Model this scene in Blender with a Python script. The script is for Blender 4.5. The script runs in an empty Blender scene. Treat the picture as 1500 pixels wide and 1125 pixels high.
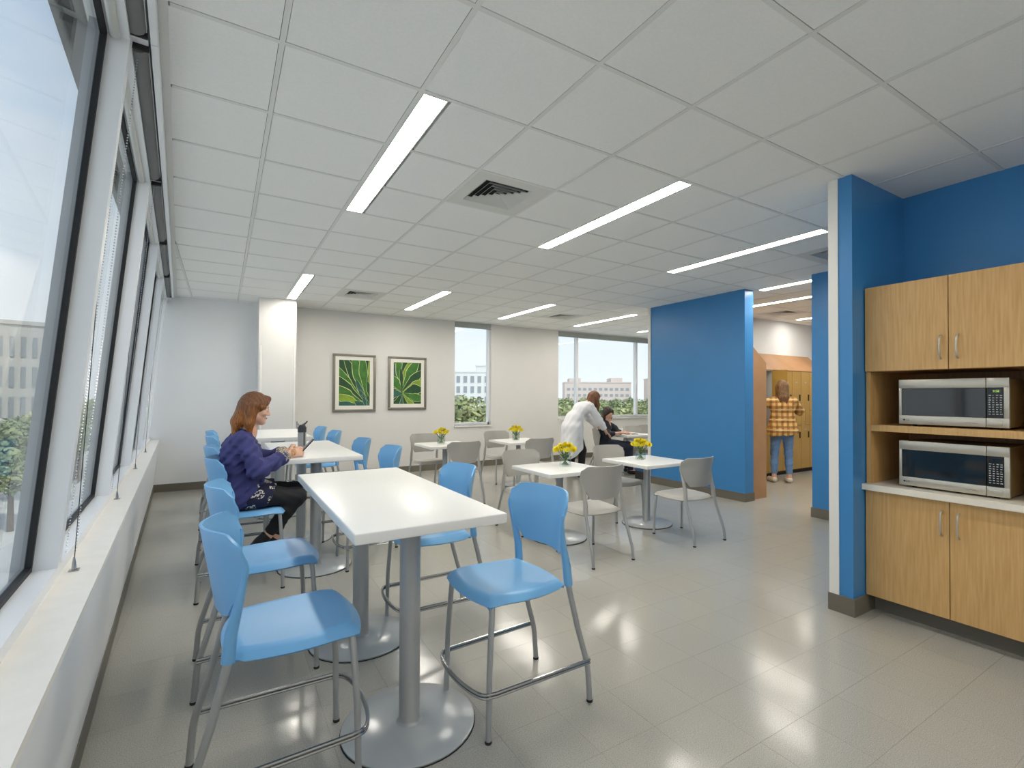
import bpy, bmesh, math, random
import numpy as np
from mathutils import Vector, Matrix

# ------------------------------------------------------------------ camera, world, sun, exposure
SC = bpy.context.scene
COL = SC.collection
CAMZ, CEIL = 1.4514, 2.9338
FPX, CXP, CYP, YAW, PIT, ROL = 721.08, 776.79, 571.22, 0.55887, 0.011714, 0.003377
_f = Vector((math.sin(YAW) * math.cos(PIT), math.cos(YAW) * math.cos(PIT), math.sin(PIT)))
_r0 = Vector((math.cos(YAW), -math.sin(YAW), 0))
_u0 = _r0.cross(_f)
_r = _r0 * math.cos(ROL) + _u0 * math.sin(ROL)
_u = _u0 * math.cos(ROL) - _r0 * math.sin(ROL)
cam_data = bpy.data.cameras.new('camera')
cam = bpy.data.objects.new('camera', cam_data)
COL.objects.link(cam)
cam.matrix_world = Matrix(((_r.x, _u.x, -_f.x, 0), (_r.y, _u.y, -_f.y, 0), (_r.z, _u.z, -_f.z, CAMZ), (0, 0, 0, 1)))
cam_data.sensor_width = 36
cam_data.sensor_fit = 'HORIZONTAL'
cam_data.lens = FPX / 1500 * 36
cam_data.shift_x = (750 - CXP) / 1500
cam_data.shift_y = (CYP - 562.5) / 1500
cam_data.clip_start = 0.02
cam_data.clip_end = 2000
SC.camera = cam


def project(x, y, z):
    d = Vector((x, y, z - CAMZ))
    w = d.dot(_f)
    if w < 0.05:
        return None
    return CXP + FPX * d.dot(_r) / w, CYP - FPX * d.dot(_u) / w, w


SC.view_settings.view_transform = 'Standard'
SC.view_settings.look = 'None'
SC.view_settings.gamma = 1
SC.view_settings.exposure = 0.08
SC.view_settings.use_curve_mapping = False

LAMP = 38.0
world = bpy.data.worlds.new('sky')
SC.world = world
world.use_nodes = True
wn, wl = world.node_tree.nodes, world.node_tree.links
wn.clear()
_tc = wn.new('ShaderNodeTexCoord')
_sep = wn.new('ShaderNodeSeparateXYZ')
wl.new(_tc.outputs['Generated'], _sep.inputs[0])
_rmp = wn.new('ShaderNodeValToRGB')
wl.new(_sep.outputs['Z'], _rmp.inputs[0])
_e = _rmp.color_ramp.elements
_e[0].position, _e[0].color = 0.0, (0.86, 0.89, 0.92, 1)
_e[1].position, _e[1].color = 0.75, (0.30, 0.46, 0.72, 1)
_m = _rmp.color_ramp.elements.new(0.28)
_m.color = (0.66, 0.76, 0.88, 1)
_map = wn.new('ShaderNodeMapping')
_map.inputs['Scale'].default_value = (1.6, 1.6, 4.0)
wl.new(_tc.outputs['Generated'], _map.inputs[0])
_noi = wn.new('ShaderNodeTexNoise')
_noi.inputs['Scale'].default_value = 1.6
_noi.inputs['Detail'].default_value = 6
wl.new(_map.outputs[0], _noi.inputs['Vector'])
_cr = wn.new('ShaderNodeValToRGB')
_cr.color_ramp.elements[0].position = 0.42
_cr.color_ramp.elements[1].position = 0.72
wl.new(_noi.outputs[0], _cr.inputs[0])
_mix = wn.new('ShaderNodeMixRGB')
_mix.inputs[2].default_value = (0.88, 0.90, 0.93, 1)
wl.new(_cr.outputs[0], _mix.inputs[0])
wl.new(_rmp.outputs[0], _mix.inputs[1])
_bg = wn.new('ShaderNodeBackground')
_bg.inputs[1].default_value = 1.2
wl.new(_mix.outputs[0], _bg.inputs[0])
_wo = wn.new('ShaderNodeOutputWorld')
wl.new(_bg.outputs[0], _wo.inputs[0])

_sd = bpy.data.lights.new('sun', 'SUN')
_sd.energy = 3.0
_sd.angle = 0.02
_sd.color = (1.0, 0.95, 0.86)
_so = bpy.data.objects.new('sun', _sd)
COL.objects.link(_so)
_so.rotation_euler = (math.radians(42), 0, math.radians(28))   # shines towards +y, from behind the building


# ------------------------------------------------------------------ materials
MATS = {}


def S(r, g, b):
    f = lambda c: ((c / 255 + 0.055) / 1.055) ** 2.4 if c > 10 else c / 255 / 12.92
    return (f(r), f(g), f(b), 1)


def mat(name, col, rough=0.5, metal=0.0, spec=0.5, var=0.0, scale=8.0, stretch=(1, 1, 1), bump=0.0, bscale=None,
        col2=None, coat=0.0, detail=4.0, alpha=None, trans=0.0, lo=0.3, hi=0.7, objrand=0.0):
    m = bpy.data.materials.new(name)
    m.use_nodes = True
    n, l = m.node_tree.nodes, m.node_tree.links
    b = n['Principled BSDF']
    b.inputs['Base Color'].default_value = col
    b.inputs['Roughness'].default_value = rough
    b.inputs['Metallic'].default_value = metal
    b.inputs['Specular IOR Level'].default_value = spec
    b.inputs['Coat Weight'].default_value = coat
    b.inputs['Transmission Weight'].default_value = trans
    if var or col2 or bump or objrand:
        g = n.new('ShaderNodeNewGeometry')
        mp = n.new('ShaderNodeMapping')
        mp.inputs['Scale'].default_value = stretch
        l.new(g.outputs['Position'], mp.inputs[0])
        t = n.new('ShaderNodeTexNoise')
        t.inputs['Scale'].default_value = scale
        t.inputs['Detail'].default_value = detail
        l.new(mp.outputs[0], t.inputs['Vector'])
        if var or col2:
            r = n.new('ShaderNodeValToRGB')
            r.color_ramp.elements[0].position = lo
            r.color_ramp.elements[1].position = hi
            c2 = col2 or tuple(min(1, c * (1 + var)) for c in col[:3]) + (1,)
            c1 = col if col2 else tuple(c * (1 - var) for c in col[:3]) + (1,)
            r.color_ramp.elements[0].color = c1
            r.color_ramp.elements[1].color = c2
            l.new(t.outputs[0], r.inputs[0])
            out = r.outputs[0]
            if objrand:
                oi = n.new('ShaderNodeObjectInfo')
                mr = n.new('ShaderNodeMapRange')
                mr.inputs[3].default_value = 1 - objrand
                mr.inputs[4].default_value = 1 + objrand
                l.new(oi.outputs['Random'], mr.inputs[0])
                mx = n.new('ShaderNodeVectorMath')
                mx.operation = 'SCALE'
                l.new(out, mx.inputs[0])
                l.new(mr.outputs[0], mx.inputs['Scale'])
                out = mx.outputs[0]
            l.new(out, b.inputs['Base Color'])
        if bump:
            t2 = t
            if bscale:
                t2 = n.new('ShaderNodeTexNoise')
                t2.inputs['Scale'].default_value = bscale
                t2.inputs['Detail'].default_value = 3
                l.new(mp.outputs[0], t2.inputs['Vector'])
            bp = n.new('ShaderNodeBump')
            bp.inputs['Strength'].default_value = bump
            bp.inputs['Distance'].default_value = 0.01
            l.new(t2.outputs[0], bp.inputs['Height'])
            l.new(bp.outputs[0], b.inputs['Normal'])
    MATS[name] = m
    return m


def emit(name, col, strength):
    m = bpy.data.materials.new(name)
    m.use_nodes = True
    n, l = m.node_tree.nodes, m.node_tree.links
    n.clear()
    e = n.new('ShaderNodeEmission')
    e.inputs[0].default_value = col
    e.inputs[1].default_value = strength
    o = n.new('ShaderNodeOutputMaterial')
    l.new(e.outputs[0], o.inputs[0])
    MATS[name] = m


def glassmat(name, tint, refl=0.04, rough=0.0):
    m = bpy.data.materials.new(name)
    m.use_nodes = True
    n, l = m.node_tree.nodes, m.node_tree.links
    n.clear()
    t = n.new('ShaderNodeBsdfTransparent')
    t.inputs[0].default_value = tint
    g = n.new('ShaderNodeBsdfGlossy')
    g.inputs['Roughness'].default_value = rough
    ge = n.new('ShaderNodeNewGeometry')
    dt = n.new('ShaderNodeVectorMath'); dt.operation = 'DOT_PRODUCT'
    l.new(ge.outputs['Normal'], dt.inputs[0]); l.new(ge.outputs['Incoming'], dt.inputs[1])
    ab = n.new('ShaderNodeMath'); ab.operation = 'ABSOLUTE'; l.new(dt.outputs['Value'], ab.inputs[0])
    om = n.new('ShaderNodeMath'); om.operation = 'SUBTRACT'; om.inputs[0].default_value = 1; l.new(ab.outputs[0], om.inputs[1])
    pw = n.new('ShaderNodeMath'); pw.operation = 'POWER'; pw.inputs[1].default_value = 5; l.new(om.outputs[0], pw.inputs[0])
    f = n.new('ShaderNodeMath'); f.operation = 'MULTIPLY_ADD'; f.inputs[1].default_value = 0.6; f.inputs[2].default_value = refl; l.new(pw.outputs[0], f.inputs[0])
    x = n.new('ShaderNodeMixShader')
    o = n.new('ShaderNodeOutputMaterial')
    l.new(f.outputs[0], x.inputs[0])
    l.new(t.outputs[0], x.inputs[1])
    l.new(g.outputs[0], x.inputs[2])
    l.new(x.outputs[0], o.inputs[0])
    MATS[name] = m


mat('wall_paint', S(219, 217, 213), 0.6, var=0.012, scale=3, bump=0.04, bscale=180)
mat('wall_white', S(236, 237, 237), 0.6, var=0.01, scale=3, bump=0.03, bscale=180)
mat('blue_paint', S(62, 134, 194), 0.34, var=0.02, scale=2, bump=0.03, bscale=200)
mat('ceiling_tile', S(247, 247, 244), 0.85, var=0.02, scale=90, bump=0.12, bscale=220)
mat('ceiling_grid', S(232, 232, 228), 0.55, var=0.01, scale=5)
mat('grout', S(160, 157, 150), 0.7)
mat('locker_inside', S(196, 196, 190), 0.6)
mat('red_cloth', S(150, 44, 40), 0.8)
mat('ceiling_back', S(90, 90, 88), 0.9)
mat('baseboard', S(112, 106, 94), 0.45, var=0.03, scale=6)
mat('trim_white', S(232, 231, 226), 0.4, var=0.01, scale=5)
mat('alu_white', S(236, 238, 240), 0.35, var=0.01, scale=5)
mat('alu_grey', S(150, 158, 164), 0.4, metal=0.3, var=0.03, scale=5)
mat('gasket', S(22, 23, 25), 0.6)
mat('sill_stone', S(246, 242, 234), 0.3, var=0.025, scale=14)
mat('shade_grey', S(112, 114, 114), 0.6, var=0.03, scale=30)
mat('shade_bar', S(200, 202, 198), 0.35, metal=0.2)
mat('shade_fabric', S(158, 164, 158), 0.7, var=0.02, scale=40)
mat('steel_chain', S(205, 205, 205), 0.25, metal=0.8)
mat('dark_metal', S(62, 62, 60), 0.4, metal=0.6)
mat('lamp_frame', S(226, 226, 220), 0.5)
mat('vent_white', S(222, 222, 216), 0.5)
mat('vent_dark', S(34, 34, 32), 0.8)
mat('blue_plastic', S(118, 178, 225), 0.34, var=0.015, scale=4, bump=0.015, bscale=400)
mat('grey_plastic', S(178, 175, 168), 0.42, var=0.02, scale=4, bump=0.02, bscale=400)
mat('silver_paint', S(172, 174, 174), 0.36, metal=0.3, var=0.02, scale=10)
mat('chrome', S(178, 178, 178), 0.22, metal=0.9)
mat('rubber', S(30, 30, 30), 0.7)
mat('laminate_white', S(238, 237, 233), 0.30, var=0.006, scale=6)
mat('base_metal', S(188, 192, 193), 0.22, metal=0.15, var=0.03, scale=6)
mat('wood', S(196, 154, 94), 0.42, col2=S(214, 174, 116), scale=6, stretch=(14, 14, 0.8), detail=6, bump=0.03)
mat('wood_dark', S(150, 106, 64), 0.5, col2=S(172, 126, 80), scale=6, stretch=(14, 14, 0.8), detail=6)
mat('locker_panel', S(176, 132, 92), 0.45, col2=S(188, 144, 104), scale=3)
mat('locker_door', S(190, 150, 74), 0.35, var=0.03, scale=3)
mat('locker_line', S(96, 70, 30), 0.6)
mat('kick_dark', S(40, 34, 30), 0.6)
mat('counter', S(236, 229, 214), 0.3, var=0.02, scale=60)
mat('brushed', S(196, 190, 176), 0.28, metal=0.55, var=0.03, scale=4, stretch=(1, 1, 60))
mat('microwave_side', S(150, 128, 84), 0.4, metal=0.4)
mat('black_glass', S(16, 19, 22), 0.06, spec=0.8)
mat('black_panel', S(20, 22, 24), 0.25)
mat('print_grey', S(176, 180, 180), 0.5)
mat('logo_dark', S(50, 48, 46), 0.4)
emit('digits', (0.45, 0.9, 0.1, 1), 1.0)
mat('frame_metal', S(136, 130, 120), 0.35, metal=0.5, var=0.03, scale=12)
mat('mat_board', S(232, 229, 220), 0.7)
mat('leaf_dark', S(30, 74, 40), 0.6, var=0.25, scale=14)
mat('leaf_mid', S(62, 116, 44), 0.6, var=0.28, scale=10)
mat('leaf_teal', S(42, 92, 82), 0.6, var=0.25, scale=10)
mat('leaf_lime', S(128, 158, 48), 0.6, var=0.2, scale=12)
mat('leaf_edge', S(214, 220, 150), 0.6, var=0.1, scale=20)
mat('petal_yellow', S(255, 232, 40), 0.55, var=0.12, scale=60)
mat('petal_core', S(236, 196, 24), 0.7)
mat('stem_green', S(92, 120, 52), 0.6, var=0.2, scale=30)
glassmat('pane_glass', (0.94, 0.965, 0.97, 1), 0.025)
glassmat('vase_glass', (0.95, 0.97, 0.96, 1), 0.05)
glassmat('water', (0.92, 0.96, 0.94, 1), 0.02)
emit('lamp_glow', (1.0, 0.945, 0.85, 1), LAMP)
# people
mat('skin', S(226, 178, 152), 0.5, var=0.04, scale=12)
mat('lips', S(176, 96, 90), 0.5)
mat('eye_white', S(228, 224, 218), 0.3)
mat('eye_dark', S(40, 30, 24), 0.3)
mat('hair_auburn', S(88, 46, 22), 0.45, col2=S(176, 106, 46), scale=3.0, stretch=(60, 60, 4), detail=5, bump=0.5)
mat('hair_brown', S(84, 52, 34), 0.45, col2=S(150, 100, 66), scale=3.0, stretch=(60, 60, 4), detail=5, bump=0.5)
mat('hair_blonde', S(58, 38, 22), 0.45, col2=S(164, 122, 76), scale=3.0, stretch=(60, 60, 5), detail=5, bump=0.5)
mat('hair_black', S(34, 26, 22), 0.4, col2=S(66, 48, 38), scale=3.0, stretch=(60, 60, 4), detail=5, bump=0.5)
mat('tunic_navy', S(62, 64, 118), 0.8, var=0.14, scale=9, bump=0.35, bscale=26)
mat('lace_cream', S(206, 196, 170), 0.8, col2=S(70, 68, 84), scale=120, lo=0.45, hi=0.55)
mat('leggings', S(24, 24, 27), 0.75, var=0.15, scale=12, bump=0.1)
mat('shoe_black', S(18, 18, 20), 0.5)
mat('lab_coat', S(236, 236, 238), 0.75, var=0.02, scale=8, bump=0.25, bscale=18)
mat('navy_scrub', S(36, 42, 54), 0.8, var=0.12, scale=10, bump=0.25, bscale=22)
mat('denim_dark', S(36, 42, 62), 0.8, var=0.15, scale=14, bump=0.2)
mat('denim_light', S(108, 144, 190), 0.8, var=0.12, scale=10, bump=0.25, bscale=30)
mat('shoe_white', S(226, 212, 196), 0.6)
mat('gold', S(206, 168, 82), 0.3, metal=0.7)
mat('phone_black', S(18, 18, 20), 0.2)
mat('bottle_grey', S(150, 152, 152), 0.35, var=0.05, scale=20)
mat('bottle_dark', S(52, 54, 56), 0.45)
mat('tablet_grey', S(150, 150, 150), 0.4)
mat('box_blue', S(48, 96, 148), 0.5)
mat('box_dark', S(46, 42, 38), 0.6)
# outdoors
mat('pale_concrete', S(198, 196, 190), 0.9, var=0.1, scale=0.4)  # ground made pale so it bounces daylight up to the ceiling
mat('lawn', S(112, 126, 84), 0.95, var=0.2, scale=0.3)
mat('concrete', S(150, 152, 152), 0.9, var=0.12, scale=1.2)
mat('facade_grey', S(176, 174, 168), 0.8, var=0.03, scale=0.2)
mat('facade_white', S(238, 238, 234), 0.8)
mat('facade_tan_hazed', S(222, 208, 198), 0.8, var=0.03, scale=0.1)  # tan lightened, distance haze is mixed into the colour
mat('window_hazed', S(160, 166, 170), 0.3)  # far window grey raised to carry the haze
mat('window_slot_hazed', S(132, 138, 140), 0.3)  # slot window grey lightened, haze painted into it
mat('bark', S(96, 82, 66), 0.9, var=0.2, scale=4)
mat('leaves', S(128, 140, 88), 0.7, col2=S(186, 190, 138), scale=0.9, var=0.1)  # greens lightened, haze is part of the leaf colour
mat('leaves_deep', S(112, 130, 88), 0.7, col2=S(168, 178, 126), scale=0.9, var=0.1)  # deeper green, also paled by painted haze
mat('car_white', S(226, 226, 222), 0.3)
mat('car_teal', S(112, 150, 146), 0.3)
mat('car_glass', S(46, 60, 62), 0.15)


def speckled_floor():
    m = mat('vct', S(186, 181, 171), 0.15, spec=0.5)
    n, l = m.node_tree.nodes, m.node_tree.links
    b = n['Principled BSDF']
    g = n.new('ShaderNodeNewGeometry')
    v = n.new('ShaderNodeTexNoise')
    v.inputs['Scale'].default_value = 260
    v.inputs['Detail'].default_value = 3
    l.new(g.outputs['Position'], v.inputs['Vector'])
    r = n.new('ShaderNodeValToRGB')
    e = r.color_ramp.elements
    e[0].position, e[0].color = 0.28, S(122, 119, 110)
    e[1].position, e[1].color = 0.74, S(208, 205, 197)
    k = e.new(0.42)
    k.color = S(166, 163, 154)
    k = e.new(0.60)
    k.color = S(175, 172, 163)
    l.new(v.outputs[0], r.inputs[0])
    oi = n.new('ShaderNodeObjectInfo')
    mr = n.new('ShaderNodeMapRange')
    mr.inputs[3].default_value = 0.99
    mr.inputs[4].default_value = 1.01
    l.new(oi.outputs['Random'], mr.inputs[0])
    sc = n.new('ShaderNodeVectorMath')
    sc.operation = 'SCALE'
    l.new(r.outputs[0], sc.inputs[0])
    l.new(mr.outputs[0], sc.inputs['Scale'])
    l.new(sc.outputs[0], b.inputs['Base Color'])
    w = n.new('ShaderNodeTexNoise')
    w.inputs['Scale'].default_value = 5.5
    w.inputs['Detail'].default_value = 2
    l.new(g.outputs['Position'], w.inputs['Vector'])
    bp = n.new('ShaderNodeBump')
    bp.inputs['Strength'].default_value = 0.12
    bp.inputs['Distance'].default_value = 0.01
    l.new(w.outputs[0], bp.inputs['Height'])
    l.new(bp.outputs[0], b.inputs['Normal'])
    b.inputs['Specular IOR Level'].default_value = 0.42


speckled_floor()


def floral():
    m = mat('floral', S(34, 35, 66), 0.8)
    n, l = m.node_tree.nodes, m.node_tree.links
    b = n['Principled BSDF']
    g = n.new('ShaderNodeNewGeometry')
    v = n.new('ShaderNodeTexVoronoi')
    v.inputs['Scale'].default_value = 13
    l.new(g.outputs['Position'], v.inputs['Vector'])
    v2 = n.new('ShaderNodeTexVoronoi')
    v2.inputs['Scale'].default_value = 75
    l.new(g.outputs['Position'], v2.inputs['Vector'])
    a = n.new('ShaderNodeMath')
    a.operation = 'LESS_THAN'
    a.inputs[1].default_value = 0.46
    l.new(v.outputs[0], a.inputs[0])
    c = n.new('ShaderNodeMath')
    c.operation = 'LESS_THAN'
    c.inputs[1].default_value = 0.50
    l.new(v2.outputs[0], c.inputs[0])
    p = n.new('ShaderNodeMath')
    p.operation = 'MULTIPLY'
    l.new(a.outputs[0], p.inputs[0])
    l.new(c.outputs[0], p.inputs[1])
    x = n.new('ShaderNodeMixRGB')
    x.inputs[1].default_value = S(34, 35, 66)
    x.inputs[2].default_value = S(226, 220, 212)
    l.new(p.outputs[0], x.inputs[0])
    l.new(x.outputs[0], b.inputs['Base Color'])


floral()


def plaid():
    m = mat('plaid', S(190, 140, 70), 0.8, bump=0.25, bscale=20)
    n, l = m.node_tree.nodes, m.node_tree.links
    b = n['Principled BSDF']
    tc = n.new('ShaderNodeTexCoord')
    sp = n.new('ShaderNodeSeparateXYZ')
    l.new(tc.outputs['Object'], sp.inputs[0])

    def stripe(sock, freq, lo):
        a = n.new('ShaderNodeMath'); a.operation = 'MULTIPLY'; a.inputs[1].default_value = freq
        l.new(sock, a.inputs[0])
        s = n.new('ShaderNodeMath'); s.operation = 'SINE'
        l.new(a.outputs[0], s.inputs[0])
        c = n.new('ShaderNodeMath'); c.operation = 'GREATER_THAN'; c.inputs[1].default_value = lo
        l.new(s.outputs[0], c.inputs[0])
        return c.outputs[0]
    s1 = stripe(sp.outputs['Y'], 75, 0.2)
    s2 = stripe(sp.outputs['Z'], 75, 0.2)
    s3 = stripe(sp.outputs['Z'], 37, 0.93)
    ad = n.new('ShaderNodeMath'); ad.operation = 'ADD'
    l.new(s1, ad.inputs[0]); l.new(s2, ad.inputs[1])
    r = n.new('ShaderNodeValToRGB')
    r.color_ramp.elements[0].color = S(222, 178, 108)
    r.color_ramp.elements[1].color = S(148, 100, 50)
    k = r.color_ramp.elements.new(0.5); k.color = S(176, 128, 66)
    dv = n.new('ShaderNodeMath'); dv.operation = 'MULTIPLY'; dv.inputs[1].default_value = 0.5
    l.new(ad.outputs[0], dv.inputs[0])
    l.new(dv.outputs[0], r.inputs[0])
    x = n.new('ShaderNodeMixRGB'); x.inputs[2].default_value = S(236, 206, 150)
    l.new(s3, x.inputs[0]); l.new(r.outputs[0], x.inputs[1])
    l.new(x.outputs[0], b.inputs['Base Color'])


plaid()


# ------------------------------------------------------------------ geometry helpers
class MB:
    """collects polygons; build() links them as one mesh object"""

    def __init__(self):
        self.v, self.f, self.m = [], [], []

    def add(self, verts, faces, mi=0):
        o = len(self.v)
        self.v += [tuple(p) for p in verts]
        self.f += [tuple(i + o for i in q) for q in faces]
        self.m += [mi] * len(faces)
        return self

    def hexa(self, p, mi=0):
        return self.add(p, [(0, 3, 2, 1), (4, 5, 6, 7), (0, 1, 5, 4), (1, 2, 6, 5), (2, 3, 7, 6), (3, 0, 4, 7)], mi)

    def box(self, x0, x1, y0, y1, z0, z1, mi=0):
        return self.hexa([(x0, y0, z0), (x1, y0, z0), (x1, y1, z0), (x0, y1, z0),
                          (x0, y0, z1), (x1, y0, z1), (x1, y1, z1), (x0, y1, z1)], mi)

    def rbox(self, x0, x1, y0, y1, z0, z1, r=0.005, seg=2, mi=0):
        b = bmesh.new()
        bmesh.ops.create_cube(b, size=1)
        for q in b.verts:
            q.co = Vector(((x0 + x1) / 2 + q.co.x * (x1 - x0), (y0 + y1) / 2 + q.co.y * (y1 - y0), (z0 + z1) / 2 + q.co.z * (z1 - z0)))
        bmesh.ops.bevel(b, geom=b.edges[:], offset=r, segments=seg, affect='EDGES', profile=0.5)
        b.verts.index_update()
        self.add([q.co[:] for q in b.verts], [[q.index for q in f.verts] for f in b.faces], mi)
        b.free()
        return self

    def prism(self, poly, z0, z1, mi=0):
        n = len(poly)
        vs = [(p[0], p[1], z0) for p in poly] + [(p[0], p[1], z1) for p in poly]
        fs = [tuple(range(n - 1, -1, -1)), tuple(range(n, 2 * n))]
        fs += [(i, (i + 1) % n, n + (i + 1) % n, n + i) for i in range(n)]
        return self.add(vs, fs, mi)

    def tube(self, pts, r, seg=10, mi=0, closed=False, flat=1.0):
        pts = [Vector(p) for p in pts]
        n = len(pts)
        rs = r if isinstance(r, (list, tuple)) else [r] * n
        t0 = (pts[1] - pts[0]).normalized()
        up = Vector((0, 0, 1)) if abs(t0.z) < 0.9 else Vector((1, 0, 0))
        nx = (up - t0 * up.dot(t0)).normalized()
        vs = []
        for i, p in enumerate(pts):
            if closed:
                t = (pts[(i + 1) % n] - pts[i - 1]).normalized()
            else:
                t = (pts[min(i + 1, n - 1)] - pts[max(i - 1, 0)]).normalized()
            nx = (nx - t * nx.dot(t)).normalized()
            ny = t.cross(nx)
            for k in range(seg):
                a = 2 * math.pi * k / seg
                vs.append(p + (nx * math.cos(a) + ny * math.sin(a) * flat) * rs[i])
        fs = []
        for i in range(n if closed else n - 1):
            for k in range(seg):
                a, b = i * seg + k, i * seg + (k + 1) % seg
                j = (i + 1) % n
                fs.append((a, b, j * seg + (k + 1) % seg, j * seg + k))
        if not closed:
            fs.append(tuple(range(seg - 1, -1, -1)))
            fs.append(tuple((n - 1) * seg + k for k in range(seg)))
        return self.add(vs, fs, mi)

    def lathe(self, prof, seg=24, c=(0, 0, 0), mi=0):
        vs, fs = [], []
        for (r, z) in prof:
            for k in range(seg):
                a = 2 * math.pi * k / seg
                vs.append((c[0] + r * math.cos(a), c[1] + r * math.sin(a), c[2] + z))
        n = len(prof)
        for i in range(n - 1):
            for k in range(seg):
                fs.append((i * seg + k, i * seg + (k + 1) % seg, (i + 1) * seg + (k + 1) % seg, (i + 1) * seg + k))
        fs.append(tuple(range(seg - 1, -1, -1)))
        fs.append(tuple((n - 1) * seg + k for k in range(seg)))
        return self.add(vs, fs, mi)

    def ball(self, c, r, seg=10, rings=6, mi=0):
        rx, ry, rz = r if isinstance(r, (list, tuple)) else (r, r, r)
        vs = [(c[0], c[1], c[2] - rz)]
        for i in range(1, rings):
            a = math.pi * i / rings
            for k in range(seg):
                b = 2 * math.pi * k / seg
                vs.append((c[0] + rx * math.sin(a) * math.cos(b), c[1] + ry * math.sin(a) * math.sin(b), c[2] - rz * math.cos(a)))
        vs.append((c[0], c[1], c[2] + rz))
        fs = [(0, 1 + (k + 1) % seg, 1 + k) for k in range(seg)]
        for i in range(rings - 2):
            for k in range(seg):
                fs.append((1 + i * seg + k, 1 + i * seg + (k + 1) % seg, 1 + (i + 1) * seg + (k + 1) % seg, 1 + (i + 1) * seg + k))
        t = len(vs) - 1
        o = 1 + (rings - 2) * seg
        fs += [(o + k, o + (k + 1) % seg, t) for k in range(seg)]
        return self.add(vs, fs, mi)

    def shell(self, G, th, mi=0):
        """G: (nu,nv,3) grid of points; gives it thickness th along its normals (both faces plus rim)"""
        G = np.asarray(G, float)
        nu, nv = G.shape[:2]
        du = np.gradient(G, axis=0)
        dv = np.gradient(G, axis=1)
        nr = np.cross(du, dv)
        nr /= np.maximum(np.linalg.norm(nr, axis=2, keepdims=True), 1e-9)
        B = G - nr * th
        vs = np.concatenate([G.reshape(-1, 3), B.reshape(-1, 3)])
        N = nu * nv
        ix = lambda i, j: i * nv + j
        fs = []
        for i in range(nu - 1):
            for j in range(nv - 1):
                q = (ix(i, j), ix(i + 1, j), ix(i + 1, j + 1), ix(i, j + 1))
                fs.append(q)
                fs.append(tuple(N + t for t in q[::-1]))
        rim = [ix(i, 0) for i in range(nu)] + [ix(nu - 1, j) for j in range(1, nv)] + [ix(i, nv - 1) for i in range(nu - 2, -1, -1)] + [ix(0, j) for j in range(nv - 2, 0, -1)]
        for a, b in zip(rim, rim[1:] + rim[:1]):
            fs.append((b, a, N + a, N + b))
        return self.add([tuple(p) for p in vs], fs, mi)

    def mesh(self, name, mats, smooth=False, angle=40):
        me = bpy.data.meshes.new(name)
        me.from_pydata(self.v, [], self.f)
        for m in (mats if isinstance(mats, (list, tuple)) else [mats]):
            me.materials.append(MATS[m])
        if any(self.m):
            me.polygons.foreach_set('material_index', self.m)
        me.validate()
        if smooth:
            me.polygons.foreach_set('use_smooth', [True] * len(me.polygons))
            me.set_sharp_from_angle(angle=math.radians(angle))
        me.update()
        return me

    def build(self, name, mats, parent=None, smooth=False, angle=40):
        return link(name, self.mesh(name, mats, smooth, angle), parent)


def link(name, me, parent=None, loc=None):
    o = bpy.data.objects.new(name, me)
    COL.objects.link(o)
    if parent:
        o.parent = parent
    if loc:
        o.location = loc
    return o


def tag(o, label=None, cat=None, group=None, kind=None):
    if label: o['label'] = label
    if cat: o['category'] = cat
    if group: o['group'] = group
    if kind: o['kind'] = kind
    return o


def thing(name, loc=(0, 0, 0), rz=0, label=None, cat=None, group=None, kind=None):
    o = bpy.data.objects.new(name, None)
    COL.objects.link(o)
    o.empty_display_size = 0.1
    o.location = loc
    o.rotation_euler = (0, 0, rz)
    return tag(o, label, cat, group, kind)


def copy_tree(o, parent=None):
    c = o.copy()
    COL.objects.link(c)
    c.parent = parent
    for ch in [x for x in KIDS.get(o.name, [])]:
        copy_tree(ch, c)
    return c


KIDS = {}


def remember(root):
    """note the children once, so copies can be made without bpy.ops"""
    for o in bpy.data.objects:
        if o.parent:
            KIDS.setdefault(o.parent.name, [])
            if o not in KIDS[o.parent.name]:
                KIDS[o.parent.name].append(o)


def clip_poly(poly, fn):
    out = []
    n = len(poly)
    for i in range(n):
        a, b = poly[i], poly[(i + 1) % n]
        da, db = fn(a), fn(b)
        if da >= 0: out.append(a)
        if da * db < 0:
            t = da / (da - db)
            out.append((a[0] + (b[0] - a[0]) * t, a[1] + (b[1] - a[1]) * t))
    return out


def arc(p0, p1, p2, n=6):
    p0, p1, p2 = Vector(p0), Vector(p1), Vector(p2)
    return [(p0 * (1 - t) ** 2 + p1 * 2 * t * (1 - t) + p2 * t * t)[:] for t in [i / n for i in range(n + 1)]]


def hair_ombre():
    m = MATS['hair_auburn']
    n, l = m.node_tree.nodes, m.node_tree.links
    b = n['Principled BSDF']
    src = b.inputs['Base Color'].links[0].from_socket
    tc = n.new('ShaderNodeTexCoord')
    sp = n.new('ShaderNodeSeparateXYZ')
    l.new(tc.outputs['Object'], sp.inputs[0])
    mr = n.new('ShaderNodeMapRange')
    mr.inputs[1].default_value, mr.inputs[2].default_value = 1.40, 1.20
    l.new(sp.outputs['Z'], mr.inputs[0])
    r = n.new('ShaderNodeValToRGB')
    r.color_ramp.elements[0].color = (0.55, 0.62, 0.72, 1)
    r.color_ramp.elements[1].color = (1.25, 1.35, 1.1, 1)
    l.new(mr.outputs[0], r.inputs[0])
    x = n.new('ShaderNodeMixRGB')
    x.blend_type = 'MULTIPLY'
    x.inputs[0].default_value = 1
    l.new(src, x.inputs[1])
    l.new(r.outputs[0], x.inputs[2])
    l.new(x.outputs[0], b.inputs['Base Color'])


hair_ombre()


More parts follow.
